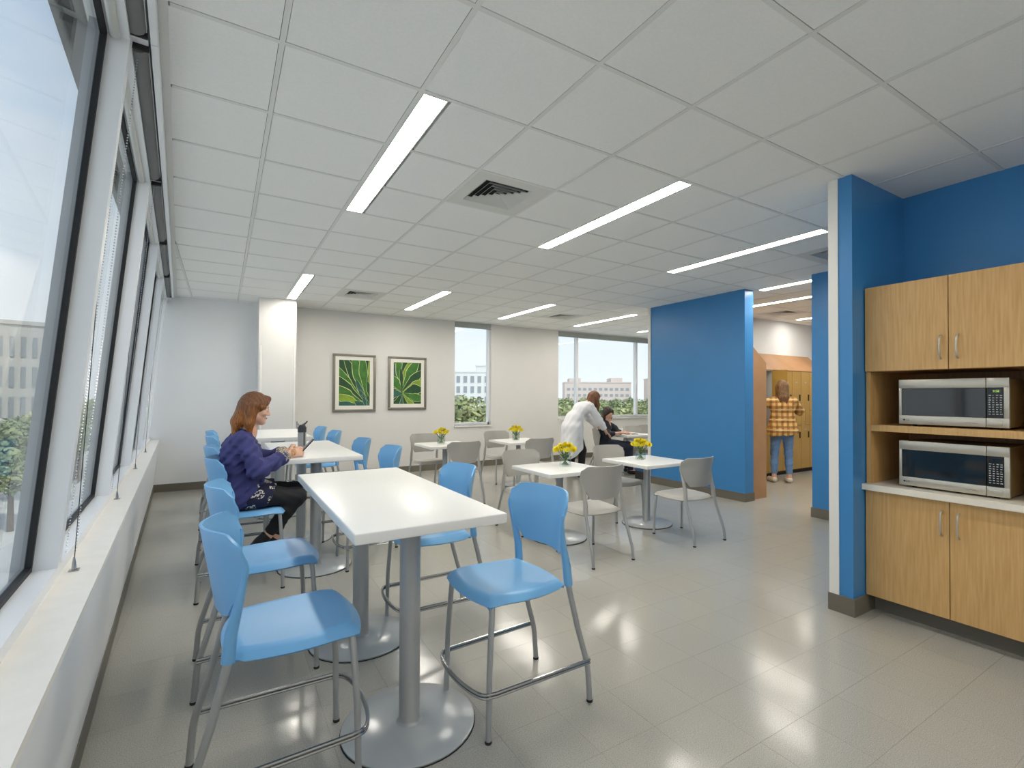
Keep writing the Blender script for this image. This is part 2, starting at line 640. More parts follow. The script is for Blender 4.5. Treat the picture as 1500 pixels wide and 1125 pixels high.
# ------------------------------------------------------------------ the setting
T = 0.6096
GX0, GY0 = 0.2005, 2.30
TH = math.atan(0.0594)
KL = 0.0915                       # the window wall leans inwards: n = KL * z
FAC = (-0.32, 0, 0)
YF = 9.13                         # far wall
fac_n = lambda x, y: (x - FAC[0]) * math.cos(TH) + y * math.sin(TH)


def fac_obj(o):
    o.location = FAC
    o.rotation_euler = (0, 0, TH)
    return o


def lbox(mb, s0, s1, o0, o1, z0, z1, mi=0):
    """box in the leaning frame of the window wall (x = into the room, y = along)"""
    P = lambda s, o, z: (KL * z + o, s, z)
    return mb.hexa([P(s0, o0, z0), P(s0, o1, z0), P(s1, o1, z0), P(s1, o0, z0),
                    P(s0, o0, z1), P(s0, o1, z1), P(s1, o1, z1), P(s1, o0, z1)][::1], mi)


# floor
SLAB = [(-0.43 + 0.1425, -2.4), (10.8, -2.4), (10.8, 9.33), (-0.43 - 0.5545, 9.33)]
floor = MB().prism(SLAB, -0.30, -0.0015).build('floor', 'grout')
tag(floor, 'pale grey speckled vinyl tile floor with a waxed shine', kind='structure')
FT = 0.3048
G = 0.0004
tiles = []
for j in range(-11, 28):
    for i in range(-5, 36):
        x0, y0 = 0.10 + i * FT, 0.946 + j * FT
        x1, y1 = x0 + FT, y0 + FT
        if x0 > 10.7 or y1 > YF + 0.3 or y0 < -2.4:
            continue
        if fac_n(x1, y1) < -0.05:
            continue
        full = fac_n(x0, y0) > 0 and fac_n(x0, y1) > 0
        pr_ = [project(a, b, 0) for a, b in ((x0, y0), (x1, y0), (x1, y1), (x0, y1))]
        vis = all(p and -20 < p[0] < 1520 and p[1] < 1160 for p in pr_)
        w = sum(p[2] for p in pr_) if vis else 1e9
        tiles.append((w, full, x0, y0))
tiles.sort()
tile_me = MB().prism([(-FT / 2 + G, -FT / 2 + G), (FT / 2 - G, -FT / 2 + G), (FT / 2 - G, FT / 2 - G), (-FT / 2 + G, FT / 2 - G)], -0.003, 0).mesh('floor_tile', 'vct')
rest = MB()
cnt = 0
for w, full, x0, y0 in tiles:
    if full and w < 1e8 and cnt < 298:
        link('floor_tile', tile_me, floor, (x0 + FT / 2, y0 + FT / 2, 0))
        cnt += 1
    else:
        poly = [(x0 + G, y0 + G), (x0 + FT - G, y0 + G), (x0 + FT - G, y0 + FT - G), (x0 + G, y0 + FT - G)]
        poly = clip_poly(poly, lambda p: fac_n(*p) + 0.02)
        if len(poly) > 2:
            rest.prism(poly, -0.003, 0)
tag(rest.build('floor_tile_field', 'vct', floor), kind='stuff')

# ceiling: backing slab, lay-in tiles, grid bars
ceil = MB().prism(SLAB, CEIL + 0.03, CEIL + 0.35).build('ceiling', 'ceiling_back')
tag(ceil, 'off white suspended ceiling of square lay-in tiles in a metal grid', kind='structure')
LIGHTS = [(1, 0), (4, 0), (7, 0), (10, 0), (1, 7), (4, 7), (7, 7), (10, 7), (13, 7), (1, -7), (4, -7)]
LW = 0.150
light_cells = {(c, r + k) for c, r in LIGHTS for k in range(3)}
light_cells |= {(15, 2), (15, 3), (15, 4), (12, -3), (12, -2), (12, -1)}
VENTS = [(2, 1), (2, 8), (8, 8), (8, 0), (12, 4)]
VENTS[4] = (13, 4)
GB = 0.011
ctile_me = MB().box(-T / 2 + GB + .002, T / 2 - GB - .002, -T / 2 + GB + .002, T / 2 - GB - .002, 0.003, 0.02).mesh('ceiling_tile', 'ceiling_tile')
ctile_lt = MB().box(-T / 2 + LW + GB, T / 2 - GB - .002, -T / 2 + GB + .002, T / 2 - GB - .002, 0.003, 0.02).mesh('ceiling_tile', 'ceiling_tile')
rest = MB()
cedge = lambda p: fac_n(*p) - 0.262
for j in range(-8, 12):
    for i in range(-2, 18):
        if (i, j) in VENTS:
            continue
        x0, y0 = GX0 + i * T, GY0 + j * T
        cx, cy = x0 + T / 2, y0 + T / 2
        lit = (i, j) in light_cells
        if i == 11 and j in (1, 2, 3, 4):
            continue
        poly = [(x0 + GB + .002, y0 + GB + .002), (x0 + T - GB - .002, y0 + GB + .002), (x0 + T - GB - .002, y0 + T - GB - .002), (x0 + GB + .002, y0 + T - GB - .002)]
        if lit:
            poly[0] = (x0 + LW + GB, poly[0][1])
            poly[3] = (x0 + LW + GB, poly[3][1])
        cut = clip_poly(poly, cedge)
        cut = clip_poly(cut, lambda p: YF - p[1]) if cut else cut
        if len(cut) < 3 or x0 > 10.6:
            continue
        prs = [project(a, b, CEIL) for a, b in cut]
        vis = any(p and -30 < p[0] < 1530 and p[1] > -60 for p in prs) and j > -6
        if i > 12 and j < 5 and not (11 <= i <= 14 and 3 <= j):
            vis = False
        if not vis:
            rest.prism(cut, CEIL + 0.003, CEIL + 0.02)
        elif len(cut) == 4 and max(abs(a[0] - b[0]) + abs(a[1] - b[1]) for a, b in zip(cut, poly)) < 1e-6:
            link('ceiling_tile', ctile_lt if lit else ctile_me, ceil, (cx, cy, CEIL))
        else:
            MB().prism([(a - cx, b - cy) for a, b in cut], 0.003, 0.02).build('ceiling_tile', 'ceiling_tile', ceil).location = (cx, cy, CEIL)
for j in (1, 2, 3, 4):
    x0, y0 = GX0 + 11 * T, GY0 + j * T
    rest.box(x0 + GB, 7.32 + GB, y0 + GB, y0 + T - GB, CEIL + .003, CEIL + .02).box(7.32 + LW - .004, x0 + T - GB, y0 + GB, y0 + T - GB, CEIL + .003, CEIL + .02)
rest.box(7.32, 7.32 + LW, GY0 + T, GY0 + 1.7 * T, CEIL + .003, CEIL + .02).box(7.32, 7.32 + LW, GY0 + 4.7 * T, GY0 + 5 * T, CEIL + .003, CEIL + .02)
tag(rest.build('ceiling_tile_field', 'ceiling_tile', ceil), kind='stuff')
for i in range(-1, 18):
    x = GX0 + i * T
    y0, y1 = -2.2, YF
    if x < -0.05:                                     # bars beside the leaning window wall start where the edge trim ends
        y0 = (-0.053 - x) / 0.0597
    MB().box(x - GB, x + GB, y0, y1, CEIL, CEIL + 0.004).build('grid_bar', 'ceiling_grid', ceil)
for j in range(-7, 12):
    y = GY0 + j * T
    m = MB()
    xa = -0.045 - 0.0597 * y
    holes = sorted([GX0 + c * T for c, r in LIGHTS if r < j < r + 3] + ([7.32] if 2 <= j <= 4 else []) + ([GX0 + 15 * T] if 2 < j < 5 else []) + ([GX0 + 12 * T] if -3 < j < 0 else []))
    for hx in holes:
        m.box(xa, hx + (GB if hx != 7.32 else 0), y - GB, y + GB, CEIL + 0.0005, CEIL + 0.0045)
        xa = hx + LW - .002
    m.box(xa, 10.6, y - GB, y + GB, CEIL + 0.0005, CEIL + 0.0045)
    m.build('grid_bar', 'ceiling_grid', ceil)
e = MB()
e.hexa([(0.235, -2.3, CEIL - 0.004), (0.268, -2.3, CEIL - 0.004), (0.268, 9.4, CEIL - 0.004), (0.235, 9.4, CEIL - 0.004),
        (0.235, -2.3, CEIL + 0.03), (0.268, -2.3, CEIL + 0.03), (0.268, 9.4, CEIL + 0.03), (0.235, 9.4, CEIL + 0.03)])
fac_obj(e.build('trim_1', 'ceiling_grid'))['kind'] = 'structure'

# far wall with its two window openings
wf = MB()
A0, A1, AZ0, AZ1 = 3.93, 4.745, 0.85, 2.93
B0, B1, BZ0, BZ1 = 6.46, 10.25, 0.93, 2.92
for x0, x1, z0, z1 in [(0.5, A0, 0, 3.2), (A1, B0, 0, 3.2), (B1, 10.8, 0, 3.2), (A0, A1, 0, AZ0), (A0, A1, AZ1, 3.2), (B0, B1, 0, BZ0), (B0, B1, BZ1, 3.2)]:
    wf.box(x0, x1, YF, YF + 0.2, z0, z1)
tag(wf.build('wall_far', 'wall_paint'), 'pale grey far wall', kind='structure')


def struct(name, mb, m, label=None, parent=None):
    o = mb.build(name, m, parent)
    return tag(o, label, kind='structure')


struct('wall_corner', MB().box(-1.3, 0.5, YF, YF + 0.2, 0, 3.2), 'wall_white', 'white end wall between the windows and the column')  # coloured whiter than the rest of the far wall
struct('wall_back', MB().box(-1.3, 10.8, -2.6, -2.4, 0, 3.2), 'wall_paint')
struct('wall_right', MB().box(10.6, 10.8, -2.4, YF, 0, 3.2), 'wall_paint')
struct('wall_lockers', MB().box(6.29, 10.6, 5.62, 5.75, 0, CEIL + .003), 'wall_white', 'white wall above the lockers')
wd = struct('wall_divider', MB().box(6.10, 6.29, 4.18, 5.93, 0, CEIL + .003), 'blue_paint', 'free standing blue wall')
MB().box(6.085, 6.30, 5.93, 5.99, 0, CEIL + .002).build('end_trim', 'trim_white', wd)
struct('wall_entry', MB().box(6.06, 6.25, -2.4, 3.25, 0, CEIL + .003), 'blue_paint', 'blue wall beside the locker room opening')
wp = struct('wall_pillar', MB().box(3.545, 4.31, 1.635, 1.777, 0, CEIL + .003), 'blue_paint', 'blue wing wall at the end of the kitchenette')
MB().box(3.538, 3.60, 1.722, 1.784, 0.115, CEIL + .002).build('corner_trim', 'trim_white', wp)
struct('wall_kitchen', MB().box(4.31, 4.45, -2.4, 1.777, 0, CEIL + .003), 'blue_paint', 'deep blue wall behind the kitchen cabinets')

# the column
cw = struct('wall_column', MB().box(0.46, 0.98, 8.50, YF, 0, CEIL + .003), 'wall_paint', 'square column standing out from the far wall')
for x in (0.487, 0.948):
    MB().rbox(x - 0.013, x + 0.013, 8.490, 8.503, 0.115, 2.2, 0.004).build('corner_guard', 'trim_white', cw)

# baseboards
bb = [('baseboard_far', [(-0.95, 0.46, YF - .012, YF), (0.98, 10.6, YF - .012, YF)]),
      ('baseboard_column', [(0.448, 0.992, 8.488, 8.50), (0.448, 0.46, 8.5, YF - .012), (0.98, 0.992, 8.5, YF - .012)]),
      ('baseboard_divider', [(6.088, 6.10, 4.168, 5.93), (6.10, 6.302, 4.168, 4.18)]),
      ('baseboard_entry', [(6.048, 6.06, 0.5, 3.262), (6.06, 6.262, 3.25, 3.262)]),
      ('baseboard_pillar', [(3.532, 3.545, 1.622, 1.79), (3.545, 3.82, 1.622, 1.635), (3.545, 4.31, 1.777, 1.79)])]
for nme, bs in bb:
    m = MB()
    for x0, x1, y0, y1 in bs:
        m.box(x0, x1, y0, y1, 0, 0.115)
    struct(nme, m, 'baseboard')

# ---- the leaning window wall
SILL = 0.78
S0, S1 = -2.5, 9.22
wl_ = MB()
P = lambda n, s, z: (n, s, z)
wl_.hexa([P(-0.30, S0, 0), P(0, S0, 0), P(0, S1, 0), P(-0.30, S1, 0),
          P(-0.30, S0, SILL - .02), P(KL * (SILL - .02), S0, SILL - .02), P(KL * (SILL - .02), S1, SILL - .02), P(-0.30, S1, SILL - .02)])
wall_left = fac_obj(wl_.build('wall_left', 'wall_white'))
tag(wall_left, 'low white wall under the leaning windows', kind='structure')
MB().box(-0.30, KL * SILL + 0.006, S0, S1, SILL - .02, SILL).build('window_sill', 'sill_stone', wall_left)
b = MB().box(0.0, 0.014, S0, S1, 0, 0.10)
fac_obj(b.build('baseboard_left', 'baseboard'))['kind'] = 'structure'
lint = MB()
lbox(lint, S0, S1, -0.24, -0.06, 2.86, 3.3)
fac_obj(lint.build('trim_2', 'alu_white'))['kind'] = 'structure'

SP = 1.57
MUL = [0.88 + SP * k for k in range(-2, 6)]
GL0, GL1 = 0.86, 2.80
bays = list(zip(MUL, MUL[1:])) + [(MUL[-1], S1)]
for k, (s0, s1) in enumerate(bays):
    win = fac_obj(bpy.data.objects.new('window_%d' % (k + 1), None))
    COL.objects.link(win)
    win['kind'] = 'structure'
    a, b_ = s0 + 0.032, s1 - 0.032
    m = MB(); lbox(m, s0 - 0.032, s0 + 0.032, -0.182, -0.11, SILL, 2.90); m.build('mullion', 'alu_white', win)
    m = MB(); lbox(m, a, b_, -0.182, -0.11, SILL, SILL + 0.045); m.build('bottom_rail', 'alu_white', win)
    m = MB(); lbox(m, a, b_, -0.182, -0.11, GL1 + .02, 2.90); m.build('head_rail', 'alu_white', win)
    m = MB()
    lbox(m, a, a + .018, -0.194, -0.176, SILL + .045, GL1 + .02)
    lbox(m, b_ - .018, b_, -0.194, -0.176, SILL + .045, GL1 + .02)
    lbox(m, a, b_, -0.194, -0.176, SILL + .045, SILL + .063)
    lbox(m, a, b_, -0.194, -0.176, GL1 + .002, GL1 + .02)
    m.build('gasket', 'gasket', win)
    m = MB()
    lbox(m, s0 - .036, s0 + .036, -0.232, -0.182, SILL - .1, 3.0)
    lbox(m, a, b_, -0.225, -0.182, SILL - .1, SILL + 0.03)
    m.build('outer_frame', 'alu_grey', win)
    m = MB(); lbox(m, a + .01, b_ - .01, -0.191, -0.186, SILL + .05, GL1 + .01)
    m.build('pane', 'pane_glass', win)

# roller shades: one per bay, rolled up, with guide cables and a bead chain
def make_shade():
    root = thing('roller_shade')
    MB().tube([(0.165, 0.06, 2.868), (0.165, SP - 0.06, 2.868)], 0.036, 16).build('shade_roll', 'shade_grey', root, True)
    MB().tube([(0.105, 0.05, 2.815), (0.105, SP - 0.05, 2.815)], 0.017, 12).build('hem_bar', 'shade_bar', root, True)
    MB().rbox(0.21, 0.235, 0.003, SP - .003, 2.845, 2.928, 0.004).build('fascia', 'alu_white', root)
    for y in (0.045, SP - 0.045):
        MB().rbox(0.128, 0.204, y - .004, y + .004, 2.835, 2.928, 0.003).build('end_bracket', 'dark_metal', root)
    for y in (0.07,):
        z0 = SILL + 0.03
        MB().tube([(0.105, y, 2.81), (KL * SILL - 0.075, y, z0)], 0.0015, 6).build('guide_cable', 'dark_metal', root, True)
        m = MB()
        c = KL * SILL - 0.075
        m.rbox(c - .016, c + .016, y - .016, y + .016, SILL + .0005, SILL + .005, 0.002)
        m.tube([(c, y, SILL + .004), (c, y, SILL + .03), (c, y, SILL + .05)], [.008, .006, .003], 8)
        m.build('cable_anchor', 'chrome', root, True)
    m = MB()
    y = 0.11
    for q, dx in ((0, -0.012), (1, 0.014)):
        for i in range(170):
            z = 2.84 - i * 0.0118
            x = 0.150 + dx - (2.84 - z) * 0.085
            m.add([(x + .0032, y, z), (x, y + .0032, z), (x - .0032, y, z), (x, y - .0032, z), (x, y, z + .0036), (x, y, z - .0036)],
                  [(0, 1, 4), (1, 2, 4), (2, 3, 4), (3, 0, 4), (1, 0, 5), (2, 1, 5), (3, 2, 5), (0, 3, 5)])
    m.build('bead_chain', 'steel_chain', root, True)
    return root


shade = make_shade()
remember(shade)
nth = ['nearest', 'second', 'third', 'fourth', 'fifth']
for k, s0 in enumerate(MUL[2:7]):
    o = shade if k == 0 else copy_tree(shade)
    o.location = (FAC[0] - s0 * math.sin(TH), s0 * math.cos(TH), 0)
    o.rotation_euler = (0, 0, TH)
    tag(o, 'grey roller shade rolled up above the leaning windows, %s from the camera' % nth[k], 'roller shade', 'roller shades along the window wall')

# ---- far windows
def far_window(n, x0, x1, z0, z1, muls, head):
    win = bpy.data.objects.new('window_%d' % n, None)
    COL.objects.link(win)
    win['kind'] = 'structure'
    win.location = (0, YF, 0)
    y0, y1 = 0.09, 0.16
    for a, b_, c, d, nm in [(x0, x0 + .035, z0, z1, 'jamb'), (x1 - .035, x1, z0, z1, 'jamb'), (x0, x1, z0, z0 + .05, 'bottom_rail'), (x0, x1, z1 - .05, z1, 'head_rail')]:
        MB().box(a, b_, y0, y1, c, d).build(nm, 'alu_white', win)
    for x in muls:
        MB().box(x - .03, x + .03, y0 - .02, y1, z0 + .05, z1 - .05).build('mullion', 'alu_white', win)
    xs = [x0 + .035] + muls + [x1 - .035]
    for a, b_ in zip(xs, xs[1:]):
        MB().box(a + .005, b_ - .005, .122, .128, z0 + .045, z1 - .045).build('pane', 'pane_glass', win)
    MB().box(x0 - .01, x1 + .01, -0.03, 0.09, z0 - .03, z0).build('window_sill', 'trim_white', win)
    MB().rbox(x0 + .005, x1 - .005, -0.004, 0.075, z1 - head, z1, 0.006).build('shade_cassette', 'shade_fabric', win)
    return win


far_window(len(bays) + 1, A0, A1, AZ0, AZ1, [], 0.10)
far_window(len(bays) + 2, B0, B1, BZ0, BZ1, [7.05, 8.95], 0.11)

# ---- ceiling lights and vents
def make_light(label, x, y, n=3):
    L = n * T
    t = thing('ceiling_light', (x, y, CEIL), 0, label, 'ceiling light', 'recessed strip lights in the ceiling')
    fr = MB()
    w = LW - 0.004
    a = GB + .001
    for b_ in [(a, a + .008, a, L - a), (w - .008, w, a, L - a), (a + .008, w - .008, a, a + .008), (a + .008, w - .008, L - a - .008, L - a)]:
        fr.box(b_[0], b_[1], b_[2], b_[3], 0.0, 0.028)
    fr.build('frame', 'lamp_frame', t)
    MB().box(a + .008, w - .008, a + .008, L - a - .008, 0.006, 0.012).build('diffuser', 'lamp_glow', t)
    return t


LL = {(1, 0): 'wide looking warm strip light overhead, nearest of the row beside the windows',
      (4, 0): 'long strip light over the middle of the room, right of the square air vent',
      (7, 0): 'thin strip light reaching the white edge of the blue pillar',
      (10, 0): 'strip light above the opening to the locker room corridor, behind the pillar',
      (1, 7): 'short looking strip light ending at the top of the square column',
      (4, 7): 'strip light in the far row, right of the small vent by the column',
      (7, 7): 'strip light in the far row, above the narrow far window',
      (10, 7): 'strip light in the far row, above the wide corner window',
      (13, 7): 'strip light half hidden behind the top of the free standing blue wall',
      (1, -7): 'unseen strip light behind the camera beside the windows',  # this row is repeated out of view for its light
      (4, -7): 'unseen strip light behind the camera in mid room'}
for (c, r) in LIGHTS:
    make_light(LL[(c, r)], GX0 + c * T, GY0 + r * T)
make_light('slim strip light on the locker room ceiling, seen through the opening', 7.32, GY0 + 1.7 * T)
make_light('added strip light deep in the locker room, hidden by the blue walls', GX0 + 15 * T, GY0 + 2 * T)  # added out of view to brighten the locker room
make_light('added strip light over the locker room aisle, hidden by the entry wall', GX0 + 12 * T, GY0 - 3 * T)  # second unseen lamp, added for more light on the lockers


def make_vent():
    t = thing('ceiling_vent', (0, 0, CEIL))
    h = T / 2 - .012
    q = 0.20
    p = MB()
    for b_ in [(-h, h, -h, -q), (-h, h, q, h), (-h, -q, -q, q), (q, h, -q, q)]:
        p.box(b_[0], b_[1], b_[2], b_[3], 0.001, 0.012)
    p.build('face_plate', 'vent_white', t)
    MB().box(-q, q, -q, q, 0.026, 0.029).build('duct_back', 'vent_dark', t)
    for k in range(5):
        a = q - .004 - k * 0.038
        m = MB()
        for (ux, uy) in [(1, 0), (0, 1), (-1, 0), (0, -1)]:
            px, py = -uy, ux
            o0, o1 = a, a - 0.022
            pts = [(ux * o0 + px * s * o0, uy * o0 + py * s * o0, 0.000) for s in (-1, 1)] + [(ux * o1 + px * s * o1, uy * o1 + py * s * o1, 0.022) for s in (1, -1)]
            m.add(pts + [(x, y, z + .002) for x, y, z in pts], [(0, 1, 2, 3), (7, 6, 5, 4), (0, 4, 5, 1), (2, 6, 7, 3), (1, 5, 6, 2), (3, 7, 4, 0)])
        m.build('louver', 'vent_white', t)
    return t


vent = make_vent()
remember(vent)
VL = ['square four way air vent between the two nearest strip lights', 'small looking air vent near the square column',
      'air vent before the wide corner window', 'air vent beside the blue pillar, partly hidden by its white edge',
      'air vent on the locker room ceiling']
for k, (c, r) in enumerate(VENTS):
    o = vent if k == 0 else copy_tree(vent)
    o.location = (GX0 + (c + .5) * T, GY0 + (r + .5) * T, CEIL)
    tag(o, VL[k], 'air vent', 'ceiling air vents')

# ------------------------------------------------------------------ outdoors
GZ = -8.0


def gp(u, d):
    """ground position along the photo column u, d metres ahead of the camera"""
    q = _f * d + _r * ((u - CXP) / FPX * d)
    return q.x, q.y


tag(MB().box(-300, 500, -20, 700, GZ - .5, GZ).build('ground', 'pale_concrete'), kind='structure')
canopy = MB()
canopy.box(-0.8, 0.2, -6, 22, 5.44, 5.9)
fac_obj(canopy.build('trim_3', 'concrete'))['kind'] = 'structure'


def building(label, u, d, w, depth, ztop, fac, win, cols, rows, wz, ww, wh, fh, rz=None, blocks=(), name='building'):
    x, y = gp(u, d)
    t = thing(name, (x, y, GZ), -YAW if rz is None else rz, label, 'building')
    H = ztop - GZ
    wall = MB().box(-w / 2, w / 2, 0, depth, 0, H)
    wall.build('wall', fac, t)
    MB().box(-w / 2 - .2, w / 2 + .2, -.2, depth + .2, H, H + .4).build('parapet', fac, t)
    for (bx0, bx1, bz) in blocks:
        MB().box(bx0, bx1, 1, depth * .8, H + .4, H + bz).build('roof_block', fac, t)
    wm = MB().box(-ww / 2, ww / 2, -.12, .1, -wh / 2, wh / 2).mesh('window', win)
    for i in range(cols):
        for j in range(rows):
            link('window', wm, t, ((i - (cols - 1) / 2) * (w / (cols + .4)), 0, H - wz - j * fh))
    return t


building('white office building with rows of small square windows, through the narrow window', 692, 160, 26, 14, 9.0, 'facade_white', 'window_hazed', 11, 4, 2.3, 1.1, 2.1, 3.3)
building('tall white block rising behind the white office building', 716, 185, 10, 10, 12.6, 'facade_white', 'window_hazed', 4, 4, 4, 1.0, 1.8, 3.3)
building('long tan brick building with roof blocks, through the wide corner window', 876, 260, 35, 20, 8.4, 'facade_tan_hazed', 'window_hazed', 12, 3, 3.4, 1.6, 1.4, 3.2, blocks=((-15, -9, 2.4), (7, 13, 2.6)))
building('slim tan tower at the edge of the blue wall, through the corner window', 962, 250, 9, 9, 10.0, 'facade_tan_hazed', 'window_hazed', 4, 4, 2.5, 1.0, 1.4, 2.6)
building('grey building with tall slot windows, through the nearest leaning window', 8, 50, 12, 14, 8.6, 'facade_grey', 'window_slot_hazed', 14, 3, 2.3, 0.36, 2.1, 3.1, rz=0.28)

rnd = random.Random(4)


def crown_mesh(name, mname, rx, rz, zc, n, seed, leaf):
    r = random.Random(seed)
    blobs = []
    for _ in range(16):
        a, h = r.uniform(0, 6.28), r.uniform(-.75, .85)
        rr = math.sqrt(max(0.05, 1 - h * h)) * rx * .62 * r.uniform(.35, 1)
        blobs.append((math.cos(a) * rr, math.sin(a) * rr, zc + h * rz * .72, rx * r.uniform(.32, .5)))
    m = MB()
    for _ in range(n):
        b = r.choice(blobs)
        d = Vector((r.gauss(0, 1), r.gauss(0, 1), r.gauss(0, 1))).normalized()
        c = Vector(b[:3]) + d * b[3] * r.uniform(.75, 1.08)
        t1 = Vector((r.gauss(0, 1), r.gauss(0, 1), r.gauss(0, .6))).normalized()
        t2 = d.cross(t1)
        if t2.length < .1: continue
        t2.normalize()
        s = leaf * r.uniform(.6, 1.3)
        m.add([c - t1 * s, c - t2 * s * .5, c + t1 * s, c + t2 * s * .5], [(0, 1, 2, 3)])
    return m.mesh(name, mname)


def trunk_mesh(h):
    m = MB()
    m.tube([(0, 0, 0), (.05, .02, h * .4), (-.03, .04, h * .75)], [.2, .15, .08], 8)
    for k in range(6):
        a = k * 1.05
        m.tube([(0.02, .02, h * (.38 + .05 * k)), (math.cos(a) * .5, math.sin(a) * .5, h * (.55 + .04 * k)), (math.cos(a) * 1.0, math.sin(a) * 1.0, h * (.68 + .04 * k))], [.07, .05, .02], 6)
    return m.mesh('trunk', 'bark', True)


CR = [crown_mesh('crown', 'leaves', 2.3, 3.3, 5.6, 3000, 1, .20), crown_mesh('crown', 'leaves_deep', 2.9, 2.9, 5.4, 3200, 2, .22)]
TR_ = [trunk_mesh(8.4), trunk_mesh(8.0)]
TREES = [(690, 40, 1.16, 0, 'bushy pale green tree filling the lower half of the narrow window', None),
         (664, 62, 1.0, 1, 'darker tree behind the bushy tree in the narrow window', None)]
for q, (u, d, s, k) in enumerate([(834, 36, 1.07, 0), (930, 37, 1.05, 0), (882, 46, 1.08, 1), (972, 47, 1.08, 1), (838, 56, 1.1, 1), (920, 57, 1.08, 0), (872, 67, 1.1, 0), (945, 68, 1.1, 1), (828, 79, 1.12, 0), (898, 80, 1.1, 1), (862, 94, 1.12, 0), (926, 95, 1.12, 1)]):
    TREES.append((u, d, s, k, 'leafy green tree outside the wide corner window', 'trees outside the wide corner window'))
for q, (u, d, s, k) in enumerate([(618, 52, 1.0, 1), (738, 50, 1.0, 1), (775, 62, 1.05, 0), (580, 64, 1.0, 0)]):
    TREES.append((u, d, s, k, 'green tree outside, hidden by the far wall on both sides of the narrow window', 'trees behind the far wall'))
for q, (u, d, s, k) in enumerate([(18, 34, .95, 1), (60, 43, .95, 0), (118, 52, 1.0, 1), (170, 60, 1.0, 0), (-95, 27, .95, 0), (-250, 27, 1.0, 1), (-420, 30, 1.0, 0), (40, 72, 1.0, 1), (-60, 60, 1.0, 0), (-200, 58, 1.0, 1), (140, 84, 1.05, 0), (215, 75, 1.0, 1)]):
    TREES.append((u, d, s, k, 'hazy green tree outside the leaning windows', 'trees outside the leaning windows'))
for (u, d, s, k, lab, grp) in TREES:
    x, y = gp(u, d)
    t = thing('tree', (x, y, GZ), rnd.uniform(0, 6), lab, 'tree', grp)
    t.scale = (s, s, s)
    link('crown', CR[k], t)
    link('trunk', TR_[k], t)


def make_car():
    t = thing('parked_car')
    prof = [(-2.2, .35), (2.2, .35), (2.25, .75), (2.1, .95), (1.2, 1.02), (-2.15, 1.0), (-2.25, .7)]
    m = MB(); n = len(prof)
    m.add([(x, -.85, z) for x, z in prof] + [(x, .85, z) for x, z in prof], [tuple(range(n)), tuple(range(2 * n - 1, n - 1, -1))] + [((i + 1) % n, i, n + i, n + (i + 1) % n) for i in range(n)])
    m.build('body', 'car_white', t)
    cab = [(-1.9, 1.0), (1.1, 1.0), (.35, 1.5), (-1.3, 1.52)]
    m = MB(); n = 4
    m.add([(x, -.74, z) for x, z in cab] + [(x, .74, z) for x, z in cab], [tuple(range(n)), tuple(range(2 * n - 1, n - 1, -1))] + [((i + 1) % n, i, n + i, n + (i + 1) % n) for i in range(n)])
    m.build('cabin', 'car_glass', t)
    MB().rbox(-1.3, .4, -.72, .72, 1.48, 1.56, .03).build('roof', 'car_white', t)
    for x in (-1.4, 1.4):
        for y in (-.86, .68):
            MB().tube([(x, y, .33), (x, y + .18, .33)], .33, 14).build('wheel', 'rubber', t)
    return t


car = make_car()
remember(car)
for k, (u, d, a, lab) in enumerate([(6, 66, .2, 'pale parked car nearest the building, low in the leftmost window'), (2, 74, .2, 'second parked car from the building, low in the leftmost window'), (10, 84, .2, 'farthest parked car, low in the leftmost window'), (40, 78, .2, 'parked car behind the window frame at far left')]):
    o = car if k == 0 else copy_tree(car)
    x, y = gp(u, d)
    o.location = (x, y, GZ)
    o.rotation_euler = (0, 0, a)
    tag(o, lab, 'car', 'cars parked outside')


# ------------------------------------------------------------------ furniture
def smooth(a, b, x):
    t = np.clip((x - a) / (b - a), 0, 1)
    return t * t * (3 - 2 * t)


def seat_shell(zs):
    nu, nv = 25, 25
    G = np.zeros((nu, nv, 3))
    for i in range(nu):
        for j in range(nv):
            a, b = -1 + 2 * i / (nu - 1), -1 + 2 * j / (nv - 1)      # a: rear..front, b: across
            c = 0.55
            x = a * math.sqrt(1 - c * b * b / 2) / math.sqrt(1 - c * .0)
            y = b * math.sqrt(1 - c * a * a / 2)
            hw = 0.252 - 0.018 * (1 - a) / 2
            e = max(abs(a), abs(b))
            z = zs - 0.016 * (1 - a * a) * (1 - b * b) + 0.006 * a
            z -= 0.034 * float(smooth(0.86, 1.0, e)) * (1.0 if a > -.9 else .8)
            z -= 0.010 * float(smooth(0.55, 1.0, a))
            G[i, j] = (0.065 + 0.238 * x, hw * y, z)
    return MB().shell(G[:, ::-1], -0.012)


def back_shell(zs):
    nu, nv = 23, 19
    G = np.zeros((nu, nv, 3))
    for i in range(nu):
        for j in range(nv):
            b, h = -1 + 2 * i / (nu - 1), j / (nv - 1)
            hw = 0.188 + 0.052 * math.sin(min(1, h / .82) * math.pi / 2)
            rt = float(smooth(0.72, 1.0, abs(b)))
            z0 = zs + 0.098 + 0.050 * rt * rt                          # rounded lower corners
            z1 = zs + 0.388 - 0.040 * rt * rt
            z = z0 + (z1 - z0) * h
            xc = -0.182 - 0.050 * h
            xe = -0.128 + 0.034 * math.sin(min(1, h / .62) * math.pi / 2) - 0.022 * float(smooth(.62, 1, h))
            x = xc + (xe - xc) * abs(b) ** 1.9
            G[i, j] = (x, hw * b, z)
    return MB().shell(G, 0.010)


